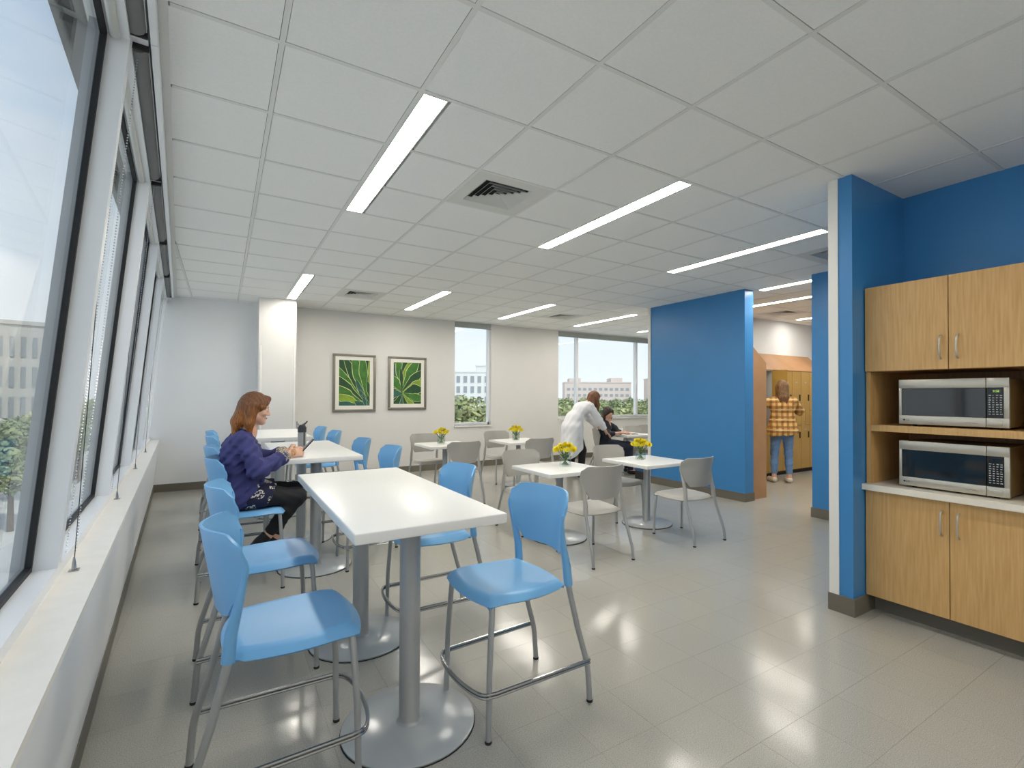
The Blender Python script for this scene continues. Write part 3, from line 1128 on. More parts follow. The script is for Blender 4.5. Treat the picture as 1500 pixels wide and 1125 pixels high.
def make_seat(name, zs, plastic, bar):
    root = thing(name)
    link('seat', seat_shell(zs).mesh('seat', plastic, True, 60), root)
    link('backrest', back_shell(zs).mesh('backrest', plastic, True, 60), root)
    for s in (-1, 1):
        sl = MB()
        sl.tube([(-0.152, s * .213, zs - .03), (-0.144, s * .210, zs + .06), (-0.124, s * .211, zs + .15), (-0.108, s * .224, zs + .23), (-0.104, s * .232, zs + .30)], [.021, .020, .015, .010, .005], 12)
        sl.build('back_sleeve', plastic, root, True, 60)
        fl = MB()
        fl.tube([(0.268, s * .212, 0.006), (0.262, s * .210, zs * .5), (0.245, s * .200, zs - .045), (0.225, s * .185, zs - .028), (0.12, s * .16, zs - .034), (-0.10, s * .17, zs - .036)], .0125, 12)
        f = fl.build('leg', 'silver_paint', root, True)
        g = MB().lathe([(.0135, 0), (.0145, .004), (.0135, .012)], 12, (0.268, s * .212, 0))
        g.build('glide', 'rubber', f, True)
        rl = MB()
        kz = 0.20 if bar else 0.14
        rl.tube([(-0.272, s * .226, 0.006), (-0.262, s * .226, kz * .7)] + arc((-0.258, s * .226, kz * .85), (-0.252, s * .225, kz), (-0.24, s * .224, kz * 1.2), 4) +
                [(-0.200, s * .220, zs * .62), (-0.152, s * .213, zs - .03)], .0135, 12)
        r = rl.build('leg', 'silver_paint', root, True)
        MB().lathe([(.0145, 0), (.0155, .004), (.0145, .012)], 12, (-0.272, s * .226, 0)).build('glide', 'rubber', r, True)
    if bar:
        fb = MB()
        for dz in (0, 0.014):
            z = 0.192 + dz
            half = [(-0.262, .238, z), (0.0, .232, z), (0.24, .226, z), (0.275, .218, z)]
            bow = [(0.275 + .055 * math.cos(t), .218 * math.sin(t), z) for t in [math.pi / 2 * (1 - k / 8) for k in range(1, 16)]]
            fb.tube(half + bow + [(x, -y, zz) for x, y, zz in half[::-1]], .0068, 8)
        fb.build('footrest', 'chrome', root, True)
    return root


stool = make_seat('counter_stool', 0.602, 'blue_plastic', True)
chair = make_seat('side_chair', 0.452, 'grey_plastic', False)
remember(stool)
PI = math.pi
STOOLS = [(0.175, 2.115, 0.0, 'blue counter stool nearest the camera on the window side'),
          (0.165, 3.04, 0.02, 'empty blue counter stool between the nearest window side stool and the seated woman'),
          (0.13, 4.35, 0.0, 'blue counter stool the woman in the navy tunic sits on'),
          (0.10, 5.30, 0.0, 'blue counter stool right behind the seated woman in navy, window side'),
          (0.08, 6.58, 0.0, 'blue counter stool second from the far end on the window side'),
          (0.06, 7.48, 0.0, 'blue counter stool farthest along the window side'),
          (1.215, 2.065, PI + .03, 'blue counter stool pulled up to the right end of the nearest table, fully in view'),
          (1.19, 3.02, PI, 'blue counter stool behind the front right stool, seat partly under the nearest table'),
          (1.15, 4.45, PI, 'blue counter stool at the right side of the middle counter table, nearer one'),
          (1.12, 5.42, PI, 'blue counter stool at the right side of the middle counter table, farther one'),
          (1.08, 6.75, PI, 'blue counter stool second from the far end on the aisle side'),
          (1.06, 7.72, PI, 'small looking blue counter stool farthest along the aisle side')]
for k, (x, y, a, lab) in enumerate(STOOLS):
    o = stool if k == 0 else copy_tree(stool)
    o.location = (x, y, 0)
    o.rotation_euler = (0, 0, a)
    tag(o, lab, 'stool', 'blue counter stools')

CHAIRS = [(4.09, 3.46, PI / 2, 'grey chair standing out in the open before the blue wall'),
          (4.04, 4.52, -PI / 2, 'grey chair behind the table nearest the blue wall'),
          (2.875, 3.50, PI / 2, 'grey chair with its back to the camera at the middle square table'),
          (2.84, 4.61, -PI / 2, 'grey chair on the far side of the middle square table'),
          (2.76, 6.20, PI / 2, 'grey chair with its back to the camera at the table below the right picture'),
          (2.74, 7.42, -PI / 2, 'grey chair against the far wall below the right picture'),
          (3.92, 6.12, PI / 2, 'grey chair with its back to the camera at the table below the narrow window'),
          (4.02, 7.40, -PI / 2, 'grey chair against the far wall below the narrow window'),
          (6.12, 7.14, -0.62, 'grey chair the woman in the dark top sits on'),
          (7.02, 7.22, -PI / 2, 'grey chair across the table from the woman in the dark top'),
          (7.60, 7.38, -PI / 2 - .2, 'grey chair half hidden by the end of the free standing blue wall')]
for k, (x, y, a, lab) in enumerate(CHAIRS):
    o = chair if k == 0 else copy_tree(chair)
    o.location = (x, y, 0)
    o.rotation_euler = (0, 0, a)
    tag(o, lab, 'chair', 'grey side chairs')


def counter_table(x, y, label):
    t = thing('counter_table', (x, y, 0), 0, label, 'table', 'white counter height tables')
    MB().rbox(-.312, .312, -.78, .78, .913, .955, .006, 3).build('tabletop', 'laminate_white', t, True, 50)
    for s in (-.455, .455):
        b = MB().lathe([(.283, 0), (.287, .004), (.287, .010), (.281, .015), (.06, .017), (.0, .017)], 48, (0, s, 0)).build('base_plate', 'base_metal', t, True, 50)
        MB().lathe([(.290, 0.0), (.290, .003), (.2, .003)], 48, (0, s, 0)).build('rubber_edge', 'rubber', b, True)
        c = MB().lathe([(.056, .017), (.05, .022), (.045, .03), (.045, .905)], 28, (0, s, 0)).build('column', 'silver_paint', t, True, 50)
        MB().rbox(-.15, .15, s - .15, s + .15, .903, .913, .003).build('mount_plate', 'dark_metal', c)
    return t


counter_table(0.715, 2.60, 'nearest white counter height table, in the left foreground')
counter_table(0.682, 4.98, 'white counter height table the woman in navy leans on')
counter_table(0.615, 7.20, 'farthest white counter height table, before the square column')


def square_table(x, y, label, w=.36):
    t = thing('square_table', (x, y, 0), 0, label, 'table', 'white square dining tables')
    MB().rbox(-w, w, -w, w, .682, .72, .005, 3).build('tabletop', 'laminate_white', t, True, 50)
    b = MB().lathe([(.275, 0), (.28, .006), (.28, .012), (.268, .020), (.06, .030), (.0, .030)], 48).build('base_plate', 'base_metal', t, True, 50)
    MB().lathe([(.283, 0.0), (.283, .004), (.2, .004)], 48).build('rubber_edge', 'rubber', b, True)
    MB().lathe([(.052, .028), (.045, .034), (.038, .04), (.038, .675)], 24).build('column', 'silver_paint', t, True, 50)
    MB().rbox(-.14, .14, -.14, .14, .672, .682, .003).build('mount_plate', 'dark_metal', t)
    return t


square_table(4.13, 4.08, 'white square table with flowers nearest the blue wall')
square_table(2.94, 4.13, 'white square table with flowers in the middle of the room')
square_table(2.86, 7.00, 'white square table with flowers below the right picture')
square_table(4.12, 6.95, 'white square table with flowers below the narrow window')
square_table(6.68, 7.10, 'white square table where the woman in the dark top sits')
square_table(7.85, 7.95, 'white square table mostly hidden behind the free standing blue wall')


# flower vases
def make_vase():
    t = thing('flower_vase')
    R, Hh = .060, .125
    v = MB()
    v.lathe([(R - .006, .002), (R, .004), (R + .002, .05), (R, Hh), (R - .004, Hh), (R - .005, .05), (R - .005, .014), (0.0, .014)], 28)
    v.build('vase', 'vase_glass', t, True, 50)
    MB().lathe([(R - .007, .016), (R - .006, .05), (R - .006, .072), (0, .072)], 24).build('water', 'water', t, True, 50)
    r = random.Random(5)
    heads = []
    for k in range(22):
        ring = 0 if k < 1 else (1 if k < 8 else 2)
        a = k * 2.4 + r.uniform(-.2, .2)
        rad = (0, .050, .092)[ring] * r.uniform(.9, 1.1)
        z = (.222, .208, .176)[ring] + r.uniform(-.008, .008)
        heads.append((rad * math.cos(a), rad * math.sin(a), z, a, rad))
    sm = MB()
    for hx, hy, hz, a, rad in heads:
        sm.tube([(-hx * .35, -hy * .35, .016), (hx * .2, hy * .2, .08), (hx * .8, hy * .8, hz - .01)], .0024, 5)
    for k in range(16):
        a = k * 2.4
        q = .02 + .018 * (k % 3)
        z = .05 + .008 * k % .07 + .02
        c = Vector((q * math.cos(a), q * math.sin(a), z))
        d = Vector((math.cos(a), math.sin(a), .9)).normalized() * .03
        sd = Vector((-math.sin(a), math.cos(a), 0)) * .011
        sm.add([c, c + d * .5 + sd, c + d, c + d * .5 - sd], [(0, 1, 2, 3)])
    sm.build('stems', 'stem_green', t, True)
    fm = MB()
    for ring, n, rr, tilt in ((0, 16, .036, .10), (1, 14, .031, .45), (2, 11, .024, .85), (3, 7, .016, 1.2)):
        for k in range(n):
            a = 2 * PI * k / n + ring * .3
            d = Vector((math.cos(a) * math.cos(tilt), math.sin(a) * math.cos(tilt), math.sin(tilt)))
            s_ = Vector((-math.sin(a), math.cos(a), 0)) * .0072
            o_ = Vector((0, 0, .002 * ring))
            fm.add([o_ + d * .004, o_ + d * rr * .7 + s_, o_ + d * rr + Vector((0, 0, .003)), o_ + d * rr * .7 - s_], [(0, 1, 2, 3)], 0)
    fm.ball((0, 0, .004), (.010, .010, .009), 8, 5, 1)
    fme = fm.mesh('flower_head', ['petal_yellow', 'petal_core'], True)
    for hx, hy, hz, a, rad in heads:
        o = link('flower_head', fme, t, (hx, hy, hz))
        o.rotation_euler = (-hy * 9, hx * 9, a)
    return t


vase = make_vase()
remember(vase)
for k, (x, y, lab) in enumerate([(4.10, 4.15, 'glass vase of yellow flowers on the table nearest the blue wall'), (3.04, 4.17, 'glass vase of yellow flowers on the middle square table'),
                                 (2.80, 7.00, 'glass vase of yellow flowers on the table below the right picture'), (4.09, 6.98, 'glass vase of yellow flowers on the table below the narrow window')]):
    o = vase if k == 0 else copy_tree(vase)
    o.location = (x, y, .72)
    o.rotation_euler = (0, 0, k * 1.3)
    tag(o, lab, 'flowers', 'vases of yellow flowers')

# ------------------------------------------------------------------ kitchenette
XB, XF = 4.305, 3.70
YL, YM, YR = 1.628, 1.175, 0.722


def handle(parent, y, z0, z1, x=XF):
    m = MB()
    pts = [(x + .002, y, z0), (x - .016, y, z0 + .008)] + arc((x - .022, y, z0 + .02), (x - .034, y, (z0 + z1) / 2), (x - .022, y, z1 - .02), 8) + [(x - .016, y, z1 - .008), (x + .002, y, z1)]
    m.tube(pts, .006, 10)
    m.build('handle', 'brushed', parent, True, 60)


def cabinet(name, label, z0, z1, hz0, hz1):
    t = thing(name, (0, 0, 0), 0, label, 'cabinet')
    b = MB()
    b.box(XF + .022, XB, YR, YL, z0, z0 + .018).box(XF + .022, XB, YR, YL, z1 - .018, z1)
    b.box(XF + .022, XB, YR, YR + .018, z0 + .018, z1 - .018).box(XF + .022, XB, YL - .018, YL, z0 + .018, z1 - .018)
    b.box(XB - .01, XB, YR + .018, YL - .018, z0 + .018, z1 - .018)
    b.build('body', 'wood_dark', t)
    for (a, c, hy) in ((YM + .002, YL, YM + .037), (YR, YM - .002, YM - .045)):
        d = MB().rbox(XF, XF + .020, a, c, z0 + .002, z1 - .002, .0015, 1).build('door', 'wood', t)
        handle(d, hy, hz0, hz1)
    return t


cabinet('wall_cabinet', 'light oak wall cabinet with two doors above the microwaves', 1.620, 2.19, 1.685, 1.828)
bc = cabinet('base_cabinet', 'light oak base cabinet with two doors below the counter', 0.118, 0.826, 0.613, 0.762)
MB().box(3.81, XB, YR, YL, 0, .116).build('toe_kick', 'baseboard', bc)
wt = MB().rbox(3.658, XB, YR, 1.634, .828, .868, .003)
tag(wt.build('countertop', 'counter'), 'cream countertop under the lower microwave', 'countertop')
n = thing('shelf_unit', (0, 0, 0), 0, 'open oak shelf niche holding the two microwaves', 'shelf')
for a, c in ((YL - .026, YL), (YR, YR + .026)):
    MB().box(3.715, XB, a, c, .869, 1.619).build('side_panel', 'wood', n)
MB().box(3.715, XB, YR + .027, YL - .027, 1.222, 1.264).build('shelf', 'wood', n)
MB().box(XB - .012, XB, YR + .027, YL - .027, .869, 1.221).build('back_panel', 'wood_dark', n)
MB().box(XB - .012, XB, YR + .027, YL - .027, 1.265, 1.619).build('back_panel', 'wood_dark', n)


def text_mesh(s, size, name, m):
    cu = bpy.data.curves.new(name, 'FONT')
    cu.body = s
    cu.size = size
    cu.extrude = .0003
    cu.resolution_u = 2
    o = bpy.data.objects.new(name, cu)
    COL.objects.link(o)
    dg = bpy.context.evaluated_depsgraph_get()
    me = bpy.data.meshes.new_from_object(o.evaluated_get(dg))
    bpy.data.objects.remove(o)
    me.name = name
    me.materials.clear()
    me.materials.append(MATS[m])
    return me


def put_text(s, size, name, m, parent, x, y, z):
    o = link(name, text_mesh(s, size, name, m), parent, (x, y, z))
    o.rotation_euler = (PI / 2, 0, -PI / 2)
    return o


def microwave(label, zb, lit):
    # local frame: front at x = 0 looking towards -x, y from -.265 (right) to +.265 (left), z from 0
    t = thing('microwave', (3.765, 1.19, zb), 0, label, 'microwave', 'stainless microwaves in the shelf niche')
    H, W, D = .30, .268, .40
    MB().rbox(.022, D, -W + .004, W - .004, .012, H - .004, .006).build('body', 'microwave_side', t, True, 40)
    for sx in (.05, D - .05):
        for sy in (-.2, .2):
            MB().lathe([(.014, 0), (.014, .012)], 10, (sx, sy, 0)).build('foot', 'rubber', t)
    # door frame around the window
    y0, y1 = -.166, W                      # door spans y0..y1, control panel to the right of it
    d = MB()
    wy0, wy1, wz0, wz1 = y0, W - .016, .068, .243
    d.rbox(0, .022, wy0, y1, wz1, H, .003)
    d.rbox(0, .022, wy0, y1, .012, wz0, .003)
    d.rbox(0, .022, wy1, y1, wz0 - .002, wz1 + .002, .003)
    dr = d.build('door', 'brushed', t, True, 40)
    MB().rbox(.003, .021, wy0 + .001, wy1, wz0, wz1, .002).build('door_window', 'black_glass', dr)
    m = MB()
    m.lathe([(.0058, 0), (.0058, .0008)], 16)
    lo = m.build('logo_disc', 'logo_dark', dr)
    lo.location = (-.0002, W - .030, .040)
    lo.rotation_euler = (0, -PI / 2, 0)
    put_text('LG', .017, 'brand_lettering', 'logo_dark', dr, -.0004, W - .038, .034)
    sc = MB()
    for k in range(9):
        yy = -.075 - k * .0062
        sc.tube([(-.0004, yy, .034 - k * .0004), (-.0004, yy - .003, .039 - (k % 3) * .002), (-.0004, yy - .0055, .0335 - k * .0004)], .0006, 4)
    sc.build('script_lettering', 'logo_dark', dr)
    # control panel
    p = MB()
    p.rbox(0, .022, -W, y0 - .002, wz1, H, .003)
    p.rbox(0, .022, -W, y0 - .002, .012, wz0, .003)
    p.rbox(0, .022, -W, -W + .024, wz0 - .002, wz1 + .002, .003)
    cp = p.build('control_panel', 'brushed', t, True, 40)
    MB().rbox(.003, .021, -W + .024, y0 - .003, wz0, wz1, .002).build('key_panel', 'black_panel', cp)
    r = random.Random(2)
    kb = MB()
    for row in range(9):
        for c in range(4):
            yy = y0 - .012 - c * .0165
            zz = wz1 - .045 - row * .0135
            if zz < wz0 + .008: continue
            kb.box(.0022, .0032, yy - .011 * r.uniform(.5, 1), yy, zz - .0022, zz + .0022 * r.uniform(.6, 1.6))
    kb.build('key_print', 'print_grey', cp)
    MB().box(.0018, .0031, -W + .034, y0 - .028, wz1 - .030, wz1 - .010).build('display', 'black_glass', cp)
    if lit:
        put_text('9:58', .0165, 'display_digits', 'digits', cp, .0012, y0 - .031, wz1 - .026)
    o = MB()
    o.rbox(-.003, .004, -W + .030, y0 - .012, .022, .054, .0025)
    o.build('open_button', 'brushed', cp, True, 40)
    return t


microwave('stainless microwave on the upper oak shelf with a lit green clock', 1.264, True)
microwave('stainless microwave on the cream countertop', .868, False)

# ------------------------------------------------------------------ pictures
def picture(label, x0, x1, z0, z1, seed, leaves):
    t = thing('framed_picture', ((x0 + x1) / 2, YF, z0), 0, label, 'picture', 'framed plant pictures on the far wall')
    w, h = (x1 - x0) / 2, z1 - z0
    f = MB()
    fw = .042
    f.rbox(-w, w, -.032, -.001, h - fw, h, .004).rbox(-w, w, -.032, -.001, 0, fw, .004)
    f.rbox(-w, -w + fw, -.032, -.001, fw, h - fw, .004).rbox(w - fw, w, -.032, -.001, fw, h - fw, .004)
    f.build('frame', 'frame_metal', t, True, 40)
    MB().box(-w + fw - .004, w - fw + .004, -.016, -.002, fw - .004, h - fw + .004).build('mat', 'mat_board', t)
    mx, mz = .105, .108
    X0, X1, Z0, Z1 = -w + mx, w - mx, mz, h - mz
    p = MB()
    p.add([(X0, -.0168, Z0), (X1, -.0168, Z0), (X1, -.0168, Z1), (X0, -.0168, Z1)], [(0, 1, 2, 3)], 0)
    dz = 0
    for (bx, bz, tx, tz, wd, bend, mi) in leaves:
        for k, (sc, mm) in enumerate(((1.0, 4), (.90, mi))):
            dz += .00004
            pl, prr = [], []
            A = Vector((X0 + bx * (X1 - X0), Z0 + bz * (Z1 - Z0)))
            B = Vector((X0 + tx * (X1 - X0), Z0 + tz * (Z1 - Z0)))
            dd = B - A
            nn = Vector((-dd.y, dd.x)).normalized()
            for i in range(11):
                s_ = i / 10
                c = A + dd * s_ + nn * bend * math.sin(s_ * PI) * .1
                ww = wd * .1 * (math.sin(min(1, (s_ + .12)) * PI * .5) if s_ < .5 else (1 - ((s_ - .5) / .5) ** 2.0)) * sc
                pl.append((c + nn * ww)[:])
                prr.append((c - nn * ww)[:])
            poly = pl + prr[::-1]
            for fn in (lambda q: q[0] - X0, lambda q: X1 - q[0], lambda q: q[1] - Z0, lambda q: Z1 - q[1]):
                poly = clip_poly(poly, fn) if len(poly) > 2 else []
            if len(poly) > 2:
                p.add([(a, -.0169 - dz, c) for a, c in poly], [tuple(range(len(poly)))[::1]], mm)
    p.build('print', ['leaf_dark', 'leaf_mid', 'leaf_teal', 'leaf_lime', 'leaf_edge'], t)
    return t


L1 = [(.9, -.05, .1, 1.15, .9, -.2, 0), (.85, .1, .45, 1.2, 1.0, .1, 1), (.9, .2, .75, 1.2, .8, .2, 1), (.95, .3, 1.0, 1.2, .5, -.3, 3),
      (.8, .1, -.2, .95, .85, .3, 1), (.85, .05, -.25, .72, 1.1, .3, 0), (.85, .0, -.3, .48, 1.2, .25, 1), (.9, -.1, -.2, .25, .9, -.2, 3), (.85, -.05, -.25, .03, .7, -.2, 2),
      (.95, .0, .52, .62, .5, .1, 2), (1.0, .0, .6, .38, .45, 0, 2), (1.0, -.1, .5, .1, .8, .1, 2), (1.05, .1, .92, .55, .5, 0, 0), (.9, -.1, .75, .3, .35, 0, 2)]
L2 = [(.3, .25, -.1, 1.1, .8, .1, 2), (.3, .28, .12, 1.15, .9, -.2, 1), (.32, .3, .4, 1.2, .7, -.2, 0), (.3, .3, .62, 1.1, .6, .2, 3), (.32, .3, .95, 1.15, 1.0, .2, 1),
      (.3, .28, 1.15, .85, .9, .2, 0), (.32, .27, 1.2, .6, .8, .1, 3), (.35, .25, 1.1, .35, 1.1, .4, 0), (.33, .25, 1.2, .12, .8, -.2, 1), (.32, .25, .9, -.2, .7, -.2, 3),
      (.3, .25, .55, -.25, .6, -.1, 0), (.3, .25, .2, -.25, .6, 0, 2), (.28, .25, -.1, -.2, .7, .1, 0), (.28, .25, -.2, .3, 1.0, .2, 2), (.3, .3, -.1, .7, .9, .1, 1), (.3, .3, .25, .9, .4, 0, 0)]
picture('framed picture of agave leaves, left one nearer the column', 1.63, 2.37, 1.156, 2.182, 1, L1)
picture('framed picture of agave leaves, right one nearer the narrow window', 2.595, 3.332, 1.182, 2.176, 2, L2)

# ------------------------------------------------------------------ lockers
LX0, LWD = 6.70, 0.302
def make_locker():
    t = thing('locker')
    Y0, Y1 = 5.272, 5.615
    w = LWD / 2
    b = MB()
    b.add([(-w, 0, .065), (w, 0, .065), (w, Y1 - Y0, .065), (-w, Y1 - Y0, .065), (-w, 0, 1.94), (w, 0, 1.94), (w, Y1 - Y0, 2.25), (-w, Y1 - Y0, 2.25)],
          [(0, 3, 2, 1), (0, 1, 5, 4), (1, 2, 6, 5), (2, 3, 7, 6), (3, 0, 4, 7)], 0)
    b.build('body', 'locker_line', t)
    MB().add([(-w, -.012, 1.935), (w, -.012, 1.935), (w, Y1 - Y0, 2.255), (-w, Y1 - Y0, 2.255), (-w, -.012, 1.945), (w, -.012, 1.945), (w, Y1 - Y0, 2.27), (-w, Y1 - Y0, 2.27)],
             [(0, 3, 2, 1), (4, 5, 6, 7), (0, 1, 5, 4), (1, 2, 6, 5), (2, 3, 7, 6), (3, 0, 4, 7)]).build('sloped_top', 'locker_panel', t)
    MB().box(-w, w, .03, .3, 0, .065).build('plinth', 'kick_dark', t)
    g = .004
    up = [(-w + g, 1.19), (0.004, 1.19), (0.004, .905), (w - g, .905), (w - g, 1.925), (-w + g, 1.925)]
    lo = [(-w + g, .08), (w - g, .08), (w - g, .897), (-.004, .897), (-.004, 1.182), (-w + g, 1.182)]
    for poly, hx, hz, nz in ((up, w - .05, 1.43, 1.72), (lo, w - .05, .72, .82)):
        n = len(poly)
        d = MB().add([(x, -.014, z) for x, z in poly] + [(x, 0, z) for x, z in poly], [tuple(range(n)), tuple(range(2 * n - 1, n - 1, -1))] + [((i + 1) % n, i, n + i, n + (i + 1) % n) for i in range(n)]).build('door', 'locker_door', t)
        MB().rbox(hx - .012, hx + .012, -.030, -.014, hz - .06, hz + .06, .004).build('latch', 'dark_metal', d)
        MB().box(-.035, .035, -.0165, -.014, nz - .012, nz + .012).build('number_plate', 'brushed', d)
    return t


locker = make_locker()
remember(locker)
NL, OPEN = 12, 5
LLAB = {3: 'tan locker two left of the open locker', 4: 'tan locker next on the left of the open locker', 6: 'tan locker next on the right of the open locker, behind the woman in plaid',
        7: 'tan locker second to the right of the open locker', 8: 'tan locker third to the right of the open locker', 9: 'tan locker fourth to the right of the open locker'}
first = True
for k in range(NL):
    if k == OPEN:
        continue
    o = locker if first else copy_tree(locker)
    first = False
    o.location = (LX0 + LWD / 2 + k * LWD, 5.272, 0)
    tag(o, LLAB.get(k, 'tan locker hidden from view in the row along the back wall'), 'locker', 'tan lockers along the back wall')
t = thing('locker', (LX0 + LWD / 2 + OPEN * LWD, 5.272, 0), 0, 'tan locker standing open beside the woman in plaid', 'locker', 'tan lockers along the back wall')
w, dp = LWD / 2, .343
b = MB()
b.box(-w, -w + .004, 0, dp, .065, 1.935).box(w - .004, w, 0, dp, .065, 1.935).box(-w + .004, w - .004, dp - .004, dp, .065, 1.935).box(-w + .004, w - .004, 0, dp - .004, .065, .075).box(-w + .004, w - .004, 0, dp - .004, 1.92, 1.935).box(-w + .004, w - .004, 0.01, dp - .004, .90, .905)
b.build('body', 'locker_inside', t)
MB().add([(-w, -.012, 1.935), (w, -.012, 1.935), (w, dp, 2.255), (-w, dp, 2.255), (-w, -.012, 1.945), (w, -.012, 1.945), (w, dp, 2.27), (-w, dp, 2.27)],
         [(0, 3, 2, 1), (4, 5, 6, 7), (0, 1, 5, 4), (1, 2, 6, 5), (2, 3, 7, 6), (3, 0, 4, 7)]).build('sloped_top', 'locker_panel', t)
MB().box(-w, w, .03, .3, 0, .065).build('plinth', 'kick_dark', t)
d = MB().box(w - .016, w - .002, -.285, -.002, .91, 1.925).build('door', 'locker_door', t)
MB().rbox(w - .03, w - .016, -.25, -.226, 1.37, 1.49, .004).build('latch', 'dark_metal', d)
d = MB().box(-w + .004, w - .004, -.014, 0, .08, .897).build('door', 'locker_door', t)
MB().rbox(w - .062, w - .038, -.030, -.014, .66, .78, .004).build('latch', 'dark_metal', d)
bg = thing('bag', (LX0 + LWD / 2 + OPEN * LWD - .02, 5.272 + .17, .906), 0, 'dark red bag inside the open locker', 'bag')
MB().rbox(-.09, .09, -.1, .1, 0, .2, .04, 3).build('body', 'red_cloth', bg, True, 60)
MB().tube(arc((-.05, 0, .19), (0, 0, .34), (.05, 0, .19), 8), .008, 8).build('strap', 'shoe_black', bg, True)

# the end panel of the locker block backing onto the blue wall
ep = MB()
ep.add([(6.295, 4.22, 0), (6.66, 4.22, 0), (6.66, 4.25, 0), (6.295, 4.25, 0), (6.295, 4.22, 2.19), (6.66, 4.22, 1.935), (6.66, 4.25, 1.935), (6.295, 4.25, 2.19)],
       [(0, 3, 2, 1), (4, 5, 6, 7), (0, 1, 5, 4), (1, 2, 6, 5), (2, 3, 7, 6), (3, 0, 4, 7)])
tp = thing('locker_block', (0, 0, 0), 0, 'locker block with a brown sloped end panel behind the blue wall', 'locker')
ep.build('end_panel', 'locker_panel', tp)
MB().add([(6.295, 4.25, 0.0), (6.645, 4.25, 0.0), (6.645, 5.25, 0.0), (6.295, 5.25, 0.0), (6.295, 4.25, 2.17), (6.645, 4.25, 1.93), (6.645, 5.25, 1.93), (6.295, 5.25, 2.17)],
         [(0, 3, 2, 1), (4, 5, 6, 7), (0, 1, 5, 4), (1, 2, 6, 5), (2, 3, 7, 6), (3, 0, 4, 7)]).build('body', 'locker_door', tp)

# low box at the end of the blue wall
t = thing('storage_box', (6.21, 6.21, 0), 0, 'low blue box with a dark base at the far end of the blue wall', 'box')
MB().rbox(-.02, .30, -.19, .19, .0, .135, .004).build('base', 'box_dark', t)
MB().rbox(-.02, .30, -.19, .19, .137, .40, .006).build('body', 'box_blue', t, True, 40)
MB().rbox(-.03, .31, -.20, .20, .402, .425, .006).build('lid', 'box_blue', t, True, 40)

# water bottle on the middle counter table
t = thing('water_bottle', (0.64, 5.08, .955), 0.4, 'clear grey water bottle with a flip handle beside the woman in navy', 'bottle')
MB().lathe([(.034, 0), (.037, .004), (.037, .13), (.034, .15), (.034, .165), (0, .165)], 24).build('body', 'bottle_grey', t, True, 50)
MB().lathe([(.038, .0), (.038, .02), (.0385, .05), (.0, .05)], 24, (0, 0, .145)).build('collar', 'bottle_dark', t, True, 50)
MB().lathe([(.031, .195), (.031, .205), (.024, .215), (0, .217)], 24).build('cap', 'bottle_dark', t, True, 50)
MB().tube([(.0, 0, .212), (.03, .0, .224), (.052, .0, .246)], [.008, .008, .006], 8).build('spout', 'bottle_dark', t, True)
MB().tube(arc((-.02, .0, .205), (-.055, 0, .235), (-.052, 0, .25), 6) + [(-.048, 0, .18)], .006, 8).build('carry_loop', 'bottle_grey', t, True)
for s in (-1, 1):
    MB().rbox(-.006, .006, s * .037 - .003, s * .037 + .003, .02, .15, .002).build('grip_strip', 'bottle_dark', t)



